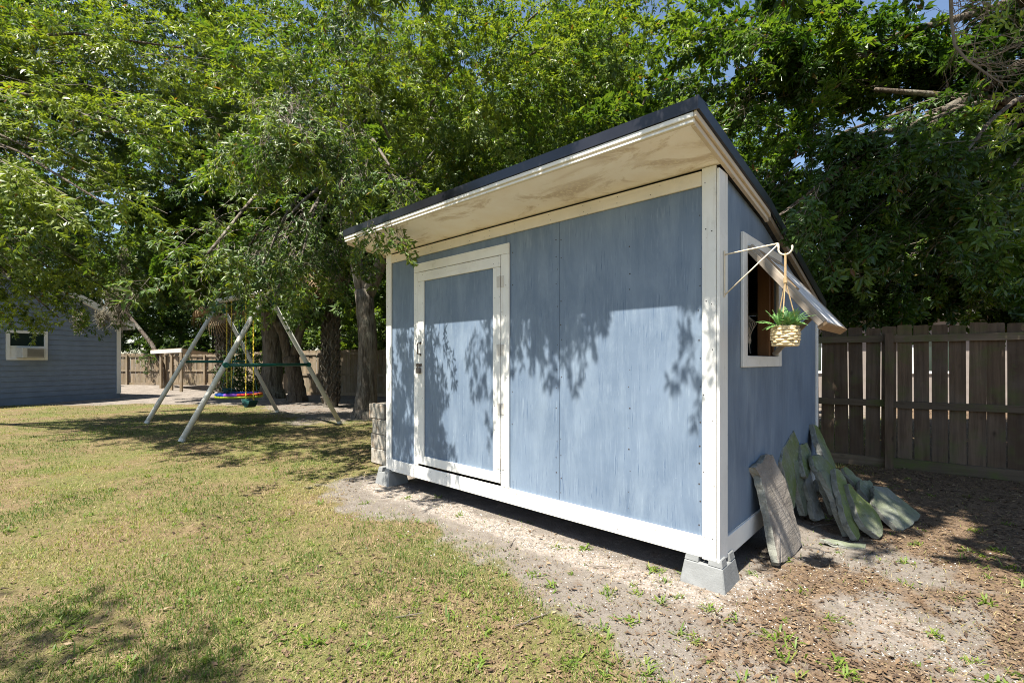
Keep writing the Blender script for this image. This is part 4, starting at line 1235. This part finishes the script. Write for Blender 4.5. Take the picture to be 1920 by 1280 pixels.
back_tree(-20.5, 33.0, 12.0, 5.4, "dark full tree beyond the fence directly behind the blue house corner", 2, 1.1)
back_tree(-28.5, 41.0, 13.0, 6.5, "far bushy tree closing the view beyond the distant fence at the house corner", 3, 2.0)
back_tree(-8.0, 27.0, 13.0, 5.5, "tall tree beyond the fence behind the swing set", 3, 4.0)
back_tree(-1.8, 20.5, 12.5, 5.2, "tall dense tree beyond the fence behind the left end of the shed roof", 1, .8)
back_tree(-31.0, 30.0, 14.0, 6.5, "broad tree rising beyond the blue house roof", 3, 5.1)
back_tree(2.6, 14.0, 10.5, 4.6, "leafy tree beyond the fence behind the middle of the shed roof", 1, 2.6)
back_tree(7.5, 22.0, 13.0, 5.5, "dark tree beyond the fence behind the high corner of the shed roof", 2, 3.2)
back_tree(10.5, 26.0, 12.0, 5.0, "dark tree beyond the right fence between shed and neighbouring house", 2, 5.5)
back_tree(-6.0, 31.0, 17.0, 6.0, "very tall tree whose top shows above the forked oak", 1, 3.9)
back_tree(-31.0, 23.0, 13.0, 5.0, "leafy tree rising behind the ridge of the blue house", 1, 5.9)
back_tree(22.0, 17.5, 12.0, 5.5, "dark tree beyond the right fence at the edge of view", 2, .1)
back_tree(-14.5, 44.0, 16.0, 8.0, "far tall tree closing the gap beyond the distant fence", 3, 1.7)
back_tree(-2.0, 38.0, 16.0, 8.0, "far tall tree seen through the oak crowns", 3, 3.0)

# ---- broad leaved evergreen beyond the right fence, hanging over fence and shed
ob = Vector((11.6, 9.0, 0)); top = Vector((10.8, 8.4, 4.6))
paths = [([ob+Vector((0, 0, -.1)), ob+Vector((0, 0, .4)), ob.lerp(top, .5), top, Vector((9.6, 7.8, 7.5))], [.5, .36, .3, .26, .14])]
fo = Foliage(5, .108, .36); fo_high = Foliage(7, .125, .40, False); lb = []
hub = Vector((9.0, 7.6, 5.4))
for b in ((1560, 470, 6.4, 110, 70, .8, 2.0, .42), (1720, 430, 6.0, 130, 80, .8, 2.0, .44), (1860, 410, 5.2, 120, 90, .8, 2.0, .46), (1660, 540, 7.8, 160, 42, .7, 2.0, .40), (1850, 540, 7.4, 130, 48, .7, 2.0, .40),
          (1480, 300, 6.8, 110, 110, .9, 1.8, .42), (1640, 290, 6.0, 140, 80, .8, 1.8, .42), (1800, 300, 5.0, 140, 60, .7, 1.8, .48), (1440, 420, 5.7, 55, 55, .5, 1.2, .42), (1380, 130, 7.6, 120, 120, .9, 2.0, .44), (1420, 15, 8.6, 120, 60, .9, 2.0, .44)):
    add_bough(fo, *b[:7], hub, 1.1, b[7], lb, .05, keep=noshed)
for b in ((1600, 520, 9.5, 130, 62, .7, 2.0, .42), (1780, 530, 9.8, 130, 60, .7, 2.0, .42), (1920, 520, 9.2, 110, 70, .7, 2.0, .40), (1600, 400, 8.6, 150, 120, .9, 2.0, .40), (1820, 440, 8.8, 160, 130, .9, 2.0, .40),
          (1520, 110, 7.6, 150, 100, .9, 1.6, .36), (1880, 150, 7.2, 140, 140, .9, 2.0, .30), (1720, 60, 7.6, 160, 80, .9, 1.6, .30), (1600, 572, 8.6, 130, 30, .6, 2.0, .40), (1780, 572, 8.9, 130, 30, .6, 2.0, .40), (1930, 565, 8.4, 90, 34, .6, 2.0, .40)):
    add_bough(fo_high, *b[:7], hub, 1.15, b[7], lb, .05, keep=noshed)
# upper crown out of the frame, over fence, stones and shed roof: it dapples the right side
for c, r, n in (((3.6, 4.5, 6.6), (1.9, 1.7, .7), 130), ((5.6, 5.6, 7.4), (2.2, 2.0, .9), 90), ((2.3, 2.6, 6.3), (.9, 1.0, .5), 70), ((6.0, 3.6, 6.8), (1.8, 1.6, .7), 120), ((4.0, 2.0, 6.5), (1.6, 1.2, .5), 100),
                ((7.6, 6.2, 8.6), (2.4, 2.2, 1.0), 60), ((1.9, 1.15, 6.3), (.8, .45, .35), 40), ((1.65, 2.1, 6.7), (.8, .75, .4), 70), ((2.8, 3.3, 6.9), (1.1, 1.0, .5), 95), ((2.8, .9, 6.4), (.8, .6, .35), 40),
                ((.55, 1.65, 6.5), (.45, .4, .3), 40), ((2.2, 4.8, 7.2), (1.2, 1.2, .6), 90)):
    fo_high.bough(c, r, (6.0, 5.8, 6.6), n, 1.25, .4)
for e in ((3.4, 4.4, 6.6), (2.0, 2.4, 6.2), (4.0, 2.0, 6.4)): lb.append(([hub, hub.lerp(Vector(e), .5)+Vector((0, 0, .7)), Vector(e)], .09, .02))
# long dark limbs crossing the picture
for pp in (((1600, 95, 7.2), (1700, 60, 7.3), (1850, 20, 7.4), (2000, -40, 7.8)), ((1640, 168, 6.9), (1760, 178, 6.8), (1900, 190, 6.9), (2020, 190, 7.4)), ((1560, 265, 6.6), (1700, 240, 6.6), (1800, 190, 6.8), (1930, 120, 7.0), (2020, 80, 7.4))):
    q = [P(*a) for a in pp]; lb.append((q[::-1], .075, .03))
# twig tips hanging before the shed's rake
g = np.random.default_rng(78)
for k in range(9):
    p = shed_world(.12+g.uniform(0, .25), 1.05+g.uniform(-.12, .28), 2.62+g.uniform(-.08, .12)); fo.single(p, (g.normal(-.3, .5), g.normal(-.3, .5), -1.1), .62, .36)
rt = tree("evergreen_tree", "dark broad leaved evergreen hanging over the right fence and the shed", None, ob, paths, fo, lb, M['leaf_broad'], M['bark_dark'], fol2=fo_high)
# dead grey branch in that crown
R = random.Random(21); db = MB()
main = [P(1782, -30, 4.6), P(1784, 40, 4.6), P(1790, 85, 4.55), P(1812, 112, 4.5), P(1845, 135, 4.45), P(1880, 158, 4.4)]
db.tube(main, [.017, .015, .013, .011, .009, .005], 8, R, .1)
def twiglet(p, d, l, r, depth):
    pts = [p]; dd = d.normalized(); q = p
    for i in range(5):
        dd = (dd+Vector((R.uniform(-.3, .3), R.uniform(-.3, .3), R.uniform(-.3, .25)))).normalized(); q = q+dd*l/5; pts.append(q)
        if depth and R.random() < .75: twiglet(q, dd+Vector((R.uniform(-1, 1), R.uniform(-.6, .6), R.uniform(-.9, .6))), l*.6, r*.6, depth-1)
    db.tube(pts, [r*(1-.8*i/5) for i in range(6)], 4)
for i in range(26):
    k = R.randrange(len(main)-1); p = main[k].lerp(main[k+1], R.random())
    twiglet(p, Vector((R.uniform(.0, 1.2), R.uniform(-.5, .5), R.uniform(-.5, .9))), R.uniform(.35, .75), .005, 2)
o = db.build("dead_branch", M['twig_grey'], rt); o.location = -ob

# ---- sapling whose bright shoots enter at the right edge
ob = Vector((3.9, 2.35, 0)); top = Vector((3.1, 2.5, 2.7))
paths = [([ob+Vector((0, 0, -.05)), ob+Vector((-.1, 0, 1.2)), top, Vector((2.75, 2.55, 3.3))], [.03, .025, .018, .008])]
fo = Foliage(6, .085, .27); lb = []
g = np.random.default_rng(5)
for px, py, Y, dx, dz in ((1915, 55, 2.55, -1, .1), (1900, 175, 2.6, -1, -.2), (1925, 215, 2.6, -1, -.1), (1905, 250, 2.65, -1, -.35), (1920, 285, 2.7, -.7, -.7), (1890, 225, 2.75, -1, -.5), (1915, 320, 2.7, -.4, -.9)):
    fo.single(P(px+35, py-12, Y), (dx, g.uniform(-.2, .2), dz), .55, .55)
tree("sapling", "slender sapling with bright young leaves at the right edge of the photo", None, ob, paths, fo, lb, M['leaf_young'])

# ---- shrubs and undergrowth
def shrub(name, label, x, y, r, h, seed, m, tone=.4, scale=1.2, lai=3.0, n=None, group=None):
    lai *= .55
    fo = Foliage(seed, .10, .36, False, 4)
    fo.bough((x, y, h*.55), (r, r*.7, h*.48), (x, y, .1), lai*math.pi*r*h*.5/(SPA*scale*scale), scale, tone)
    paths = [([Vector((x+dx, y, -.05)), Vector((x+dx*3, y, h*.3)), Vector((x+dx*7, y, h*.6))], [.025, .018, .01]) for dx in (-.05, 0, .05)]
    return tree(name, label, group, (x, y, 0), paths, fo, [], m, M['bark_dark'], twigs=False, cat="shrub")
gs = "shrubs in the undergrowth"
shrub("shrub", "dark leafy undergrowth behind the saucer swing left of the straight oak", -10.4, 18.6, 1.1, 2.0, 41, M['leaf_back'], .22, group=gs)
shrub("shrub", "shrub behind the fence between the low forked oak and the forked oak", -6.6, 20.8, 1.6, 3.2, 42, M['leaf_back'], .5, group=gs)
shrub("shrub", "bright shrub beyond the distant fence left of the palm trunk", -16.5, 30.0, 2.4, 3.8, 43, M['leaf_back'], .66, group=gs)
shrub("shrub", "dark shrub beyond the distant fence close to the house corner", -21.0, 29.8, 3.0, 4.2, 44, M['leaf_back'], .3, group=gs)
shrub("shrub", "leafy shrub beyond the fence right behind the forked oak trunk", -4.4, 21.0, 1.6, 3.0, 45, M['leaf_back'], .5, group=gs)

# ---- cabbage palms
def fan_mesh(seed, m):
    r = random.Random(seed); mb = MB()
    pts = [Vector((0, 0, 0)), Vector((.35, 0, .12)), Vector((.75, 0, .10))]; mb.tube(pts, [.02, .014, .01], 5)
    hub = pts[-1]; n = 26
    for i in range(n):
        a = -1.9+3.8*i/(n-1); l = .75*(1-.22*abs(a)/1.9)*r.uniform(.9, 1.05); w = .022
        d = Vector((math.cos(a), math.sin(a), .05)); sd = Vector((-math.sin(a), math.cos(a), 0))
        p1, p2 = hub+d*l*.55+Vector((0, 0, .05)), hub+d*l+Vector((0, 0, -.22-r.uniform(0, .12)))
        mb.add([hub-sd*w*.4, hub+sd*w*.4, p1+sd*w+Vector((0, 0, .012)), p1-sd*w, p2], [(0, 1, 2, 3), (3, 2, 4)])
    return mb.mesh("frond", m, fix=False)
def palm(base, h, rad, label, seed, n=22, dead=8):
    r = random.Random(seed); base = Vector(base)
    root = empty("cabbage_palm", base, 0, label=label, cat="palm", group="cabbage palms by the far fences")
    if h > .6:
        MB().tube([(0, 0, -.1), (.02, 0, h*.5), (0, 0, h)], [rad, rad*.9, rad*.9], 14, r, .05).build("trunk", M['palmtrunk'], root)
        bt = MB(); rows = int(h/.16)
        for j in range(rows):
            for k in range(7):
                a = 2*math.pi*(k+.5*(j % 2))/7+r.uniform(-.1, .1); z = .12+j*.16
                for sg in (-1, 1):
                    p = Vector((math.cos(a)*rad*.93, math.sin(a)*rad*.93, z)); t_ = Vector((-math.sin(a), math.cos(a), 0))
                    q = p+t_*sg*rad*.42+Vector((math.cos(a), math.sin(a), 0))*.055+Vector((0, 0, .19))
                    bt.beam(p, q, .028, .075, up=(math.cos(a), math.sin(a), 0))
        bt.build("leaf_boots", M['palmtrunk'], root, kind="stuff")
    ms = [fan_mesh(seed+k, M['palm']) for k in range(3)]; mdm = fan_mesh(seed+9, M['palmdead'])
    for i in range(n+dead):
        d = i >= n; o = link("frond", mdm if d else ms[i % 3], None, root)
        o.location = (0, 0, max(.1, h-(.25 if d else 0)))
        o.rotation_euler = (r.uniform(-.4, .4), (r.uniform(.6, 1.25) if d else r.uniform(-1.1, .55)), i*2.399)
        s = r.uniform(.9, 1.3); o.scale = (s, s, s)
palm((-12.3, 20.2, 0), 4.3, .27, "cabbage palm with crisscross boots on its trunk between the swing legs", 51, 22, 4)
palm((-7.2, 22.0, 0), 2.6, .25, "short cabbage palm beyond the fence left of the forked oak trunk", 52)
palm((-5.6, 14.6, 0), 4.6, .22, "tall cabbage palm with drooping dry fronds close behind the forked oak", 53, 18, 14)

# leaning grey trunk at the house corner
lt_ = empty("leaning_tree", (-19.0, 25.0, 0), 0, label="bare leaning grey trunk behind the corner of the blue house", cat="tree")
o = link("trunk", trunk_mesh([([Vector((.6, 0, -.1)), Vector((.5, 0, 1.2)), Vector((-.2, .2, 2.3)), Vector((-1.4, .4, 3.6)), Vector((-2.4, .5, 4.8))], [.13, .11, .10, .09, .07])], M['bark_dark'], 9), None, lt_)

# spanish moss
def moss(px, py, Y, w, h, n, seed, label):
    r = random.Random(seed); c = P(px, py, Y); root = MB()
    for i in range(n):
        x, y = r.gauss(0, w*.4), r.gauss(0, w*.25); l = h*r.uniform(.3, 1.0)*max(.25, 1-abs(x)/w*.7); z = r.uniform(-.15, .12)*h; ww = r.uniform(.003, .007)
        pts = []
        for k in range(6):
            pts.append((x+r.gauss(0, .012)*k, y+r.gauss(0, .012)*k, z-l*k/5))
        for (a, b) in zip(pts[:-1], pts[1:]):
            a, b = Vector(a), Vector(b); root.add([a+Vector((ww, 0, 0)), a-Vector((ww, 0, 0)), b-Vector((ww*.8, 0, 0)), b+Vector((ww*.8, 0, 0))], [(0, 1, 2, 3)])
    me = root.mesh("spanish_moss", M['moss'], fix=False)
    o = link("spanish_moss", me, None, None, label=label, cat="spanish moss", group="spanish moss hanging from the oak"); o.location = c
moss(222, 545, 12.6, .42, 1.15, 420, 1, "large grey beard of spanish moss hanging before the house corner")
moss(150, 588, 12.2, .22, .62, 160, 2, "small tan tuft of spanish moss hanging over the blue siding")
moss(190, 585, 12.4, .18, .50, 110, 3, "thin wisp of spanish moss between the two fuller tufts")
moss(232, 470, 11.5, .14, .8, 100, 4, "long thin strand of spanish moss hanging higher among the leaves")

# ------------------------------------------------------------------ ground cover
def scatter(n, seed, x0, x1, y0, y1, bias=1.6):
    g = np.random.default_rng(seed)
    y = y0+(y1-y0)*g.random(n)**bias; half = np.minimum(y*1.14+1.3, 99)
    x = g.uniform(-1, 1, n)*half
    ok = (x > x0) & (x < x1)
    x, y = x[ok], y[ok]
    lx, ly = shed_local(x, y)
    ok = ~((lx > -W+.02) & (lx < -.02) & (ly > .12) & (ly < D))
    return x[ok], y[ok], g

def blades(name, n, seed, y0, y1, hmin, hmax, wid, bias, dens, tone0, label_m, lie=.5, flat=False):
    x, y, g = scatter(n, seed, -25, 12, y0, y1, bias)
    d, sh, li = masks(x, y)
    pr = dens(x, y, d, sh, li); ok = g.random(len(x)) < pr; x, y = x[ok], y[ok]
    n = len(x); z = gz(x, y)
    patch = fbm(x*1.3, y*1.3, 5, 4)
    h = g.uniform(hmin, hmax, n)*(.55+.9*patch); az = g.uniform(0, 2*np.pi, n); le = np.clip(g.normal(lie, .3, n), .05, 1.45)
    w = wid*(1+y*.10)*g.uniform(.7, 1.3, n)
    dx, dy = np.cos(az), np.sin(az); px, py = -dy, dx
    b = np.stack([x, y, z-.004], 1); side = np.stack([px, py, np.zeros(n)], 1)*w[:, None]
    out = np.stack([dx*np.sin(le), dy*np.sin(le), np.cos(le)], 1)*h[:, None]
    mid = b+out*.55+np.array([0, 0, 1])*(h*.10)[:, None]; tip = b+out
    tip[:, 2] = np.maximum(tip[:, 2]-h*.12, z+.003)
    V = np.stack([b-side, b+side, mid+side*.8, mid-side*.8, tip], 1)
    bb = np.arange(n)*5
    f4 = np.stack([bb, bb+1, bb+2, bb+3], 1)
    f3 = np.stack([bb+3, bb+2, bb+4, bb+4], 1)
    tone = np.clip(tone0(x, y, patch)+g.normal(0, .24, n), 0, 1)
    # triangles only: one quad as two triangles plus the tip
    tri = np.concatenate([np.stack([bb, bb+1, bb+2], 1), np.stack([bb, bb+2, bb+3], 1), np.stack([bb+3, bb+2, bb+4], 1)])
    if flat:
        V = np.stack([b-side*1.1, b+side*1.1, tip], 1); tri = (np.arange(n)*3)[:, None]+np.arange(3)[None]
    me = np_mesh(name, V.reshape(-1, 3), tri, label_m, np.repeat(tone, V.shape[1]))
    link(name, me, kind="stuff")
lawn_d = lambda x, y, d, s, l: np.clip(1.15-d*1.25-l*.25, .015, 1)*(.22+.78*sstep(.46, .57, fbm(x*1.8, y*1.8, 9, 4)+.03))
green_t = lambda x, y, p: .42-1.9*(fbm(x*.55+4, y*.55, 31, 3)-.5)*2-.5*(p-.5)
blades("lawn_grass", 330000, 1, 1.4, 15.5, .022, .050, .0016, 1.9, lawn_d, green_t, M['grass'], .65)
straw_d = lambda x, y, d, s, l: np.clip(1.1-d*1.0, .10, 1)
blades("dry_thatch", 420000, 2, 1.4, 10.5, .018, .055, .0016, 1.9, straw_d, lambda x, y, p: .84+.10*(p-.5), M['grass'], 1.25, True)

def weeds():
    g = np.random.default_rng(8); V, T = [], []
    x, y, _ = scatter(3000, 9, -5, 5, 1.75, 6.5, 1.5)
    d, s, l = masks(x, y); pat = fbm(x*1.2+9, y*1.2, 21, 3)
    keep = (g.random(len(x)) < .07+.26*sstep(.5, .62, pat)*(1-.5*d)+.14*(x > .2)*(y < 3.2)*(1-.6*(shed_local(x, y)[1] > -.35)))
    x, y = x[keep], y[keep]
    for cx, cy_ in zip(x, y):
        n = g.integers(8, 20); z = float(gz(cx, cy_)); big = g.uniform(.5, 1.25)
        for k in range(n):
            a = g.uniform(0, 2*np.pi); l_ = g.uniform(.03, .075)*big; el = g.uniform(.15, 1.0); w = g.uniform(.003, .0055)*big
            d_ = np.array([np.cos(a)*np.cos(el), np.sin(a)*np.cos(el), np.sin(el)]); sd = np.array([-np.sin(a), np.cos(a), 0])
            b = np.array([cx+g.normal(0, .02*big), cy_+g.normal(0, .02*big), z]); m_ = b+d_*l_*.55; t = b+d_*l_-np.array([0, 0, l_*.28*np.cos(el)])
            V.append([b-sd*w*.5, b+sd*w*.5, m_+sd*w, m_-sd*w, t]); T.append(np.clip(g.normal(.45, .25), 0, 1))
    V = np.array(V); n = len(V); bb = np.arange(n)*5
    tri = np.concatenate([np.stack([bb, bb+1, bb+2], 1), np.stack([bb, bb+2, bb+3], 1), np.stack([bb+3, bb+2, bb+4], 1)])
    link("weed_tufts", np_mesh("weed_tufts", V.reshape(-1, 3), tri, M['weed'], np.repeat(np.array(T), 5)), kind="stuff")
weeds()

def litter(name, n, seed, y0, y1, bias, dens, size, tone):
    x, y, g = scatter(n, seed, -16, 12, y0, y1, bias)
    d, s, l = masks(x, y); ok = g.random(len(x)) < dens(x, y, d, s, l); x, y = x[ok], y[ok]; n = len(x)
    z = gz(x, y)+g.uniform(.003, .010, n); az = g.uniform(0, 2*np.pi, n); L = size*g.uniform(.6, 1.25, n); w = L*g.uniform(.16, .26, n)
    til = g.normal(0, .20, (n, 2)); c, s_ = np.cos(az), np.sin(az)
    def pt(u, v, h): 
        return np.stack([x+c*u-s_*v, y+s_*u+c*v, np.maximum(z+u*til[:, 0]+v*til[:, 1]+h, gz(x, y)+.002)], 1)
    curl = L*g.uniform(-.10, .22, n)
    V = np.stack([pt(-L/2, 0*L, curl), pt(-L*.1, -w, curl*.1+w*.5), pt(L/2, 0*L, curl), pt(-L*.1, w, curl*.1+w*.5), pt(L*.05, 0*L, 0*L)], 1)
    bb = np.arange(n)*5
    tri = np.concatenate([np.stack([bb, bb+1, bb+4], 1), np.stack([bb+1, bb+2, bb+4], 1), np.stack([bb+2, bb+3, bb+4], 1), np.stack([bb+3, bb, bb+4], 1)]) if size > .02 else np.concatenate([np.stack([bb, bb+1, bb+3], 1), np.stack([bb+1, bb+2, bb+3], 1)])
    t = np.clip(g.normal(tone, .27, n), 0, 1)
    link(name, np_mesh(name, V.reshape(-1, 3), tri, M['litter'], np.repeat(t, 5)), kind="stuff")
litd = lambda x, y, d, s, l: np.clip(l*1.0+.07+.34*sstep(.50, .64, fbm(x*.9, y*.9, 44, 3)), 0, 1)*(1-.6*np.clip(s*1.3, 0, 1))*(1-.5*d*(l < .4))
litter("leaf_crumbs", 120000, 13, 1.75, 8.0, 1.6, lambda x, y, d, s, l: np.clip(litd(x, y, d, s, l)+.20, 0, 1), .017, .45)
litter("fallen_leaves", 34000, 11, 1.75, 9.0, 1.5, litd, .038, .45)
litter("fallen_leaves", 20000, 12, 9.0, 24, 1.2, lambda x, y, d, s, l: np.clip(l*.9, .01, 1), .055, .40)

def pebbles():
    x, y, g = scatter(90000, 15, -4, 6, 1.8, 8.0, 1.3)
    d, s, l = masks(x, y); ok = g.random(len(x)) < np.clip(s*1.0, 0, .95)*(.25+.75*sstep(.42, .58, fbm(x*4, y*4, 61, 3))); x, y = x[ok], y[ok]; n = len(x)
    z = gz(x, y)+.002; r = g.uniform(.0025, .0065, n)*(1+.6*(g.random(n) < .1)); az = g.uniform(0, 6.28, n); fl = g.uniform(.35, .8, n)
    o = np.array([[1, 0, 0], [-.3, .8, .1], [-.8, -.3, 0], [.2, -.7, .05], [.05, .05, 1]])
    c, s_ = np.cos(az), np.sin(az)
    V = np.stack([np.stack([x+r*(c*a-s_*b), y+r*(s_*a+c*b), z+r*fl*h], 1) for a, b, h in o], 1)
    bb = np.arange(n)*5
    tri = np.concatenate([np.stack([bb+i, bb+(i+1) % 4, bb+4], 1) for i in range(4)])
    link("shell_gravel", np_mesh("shell_gravel", V.reshape(-1, 3), tri, M['pebble'], np.repeat(np.clip(g.normal(.55, .3, n), 0, 1), 5)), kind="stuff")
pebbles()

def sticks():
    g = random.Random(31)
    spots = [(1000, 1155, .22, .6), (960, 1015, .16, 1.2), (1210, 1200, .10, 2.2), (1540, 985, .25, .4), (1560, 975, .2, 2.6), (1500, 940, .22, .9), (1130, 1060, .12, .1), (770, 1150, .14, .3), (1420, 1065, .12, 2.9)]
    labs = ["thin brown stick lying on the bare strip before the shed", "short dark twig on the sandy ground below the door", "tiny twig lying among weeds left of the concrete pier", "twig lying at the foot of the pale flagstones",
            "second twig crossing at the foot of the pale flagstones", "dry twig leaning on the tall green flagstone", "short twig on the shell gravel before the shed", "dry twig lying in the lawn left of the bare strip", "small twig lying right of the concrete pier"]
    for (px, py, L, a), lab in zip(spots, labs):
        p = G(px, py); d = Vector((math.cos(a), math.sin(a), 0)); pts = []
        for i in range(5): pts.append(d*L*(i/4-.5)+Vector((g.uniform(-.01, .01), g.uniform(-.01, .01), .008+g.uniform(0, .008))))
        mb = MB().tube(pts, [.004, .0045, .004, .0035, .002], 6)
        mb.tube([pts[2], pts[2]+Vector((-d.y, d.x, .15))*L*.2], [.0025, .0012], 5)
        o = mb.build("stick", M['twig'], None, label=lab, cat="stick", group="sticks lying on the ground"); o.location = (p.x, p.y, float(gz(p.x, p.y)))
sticks()
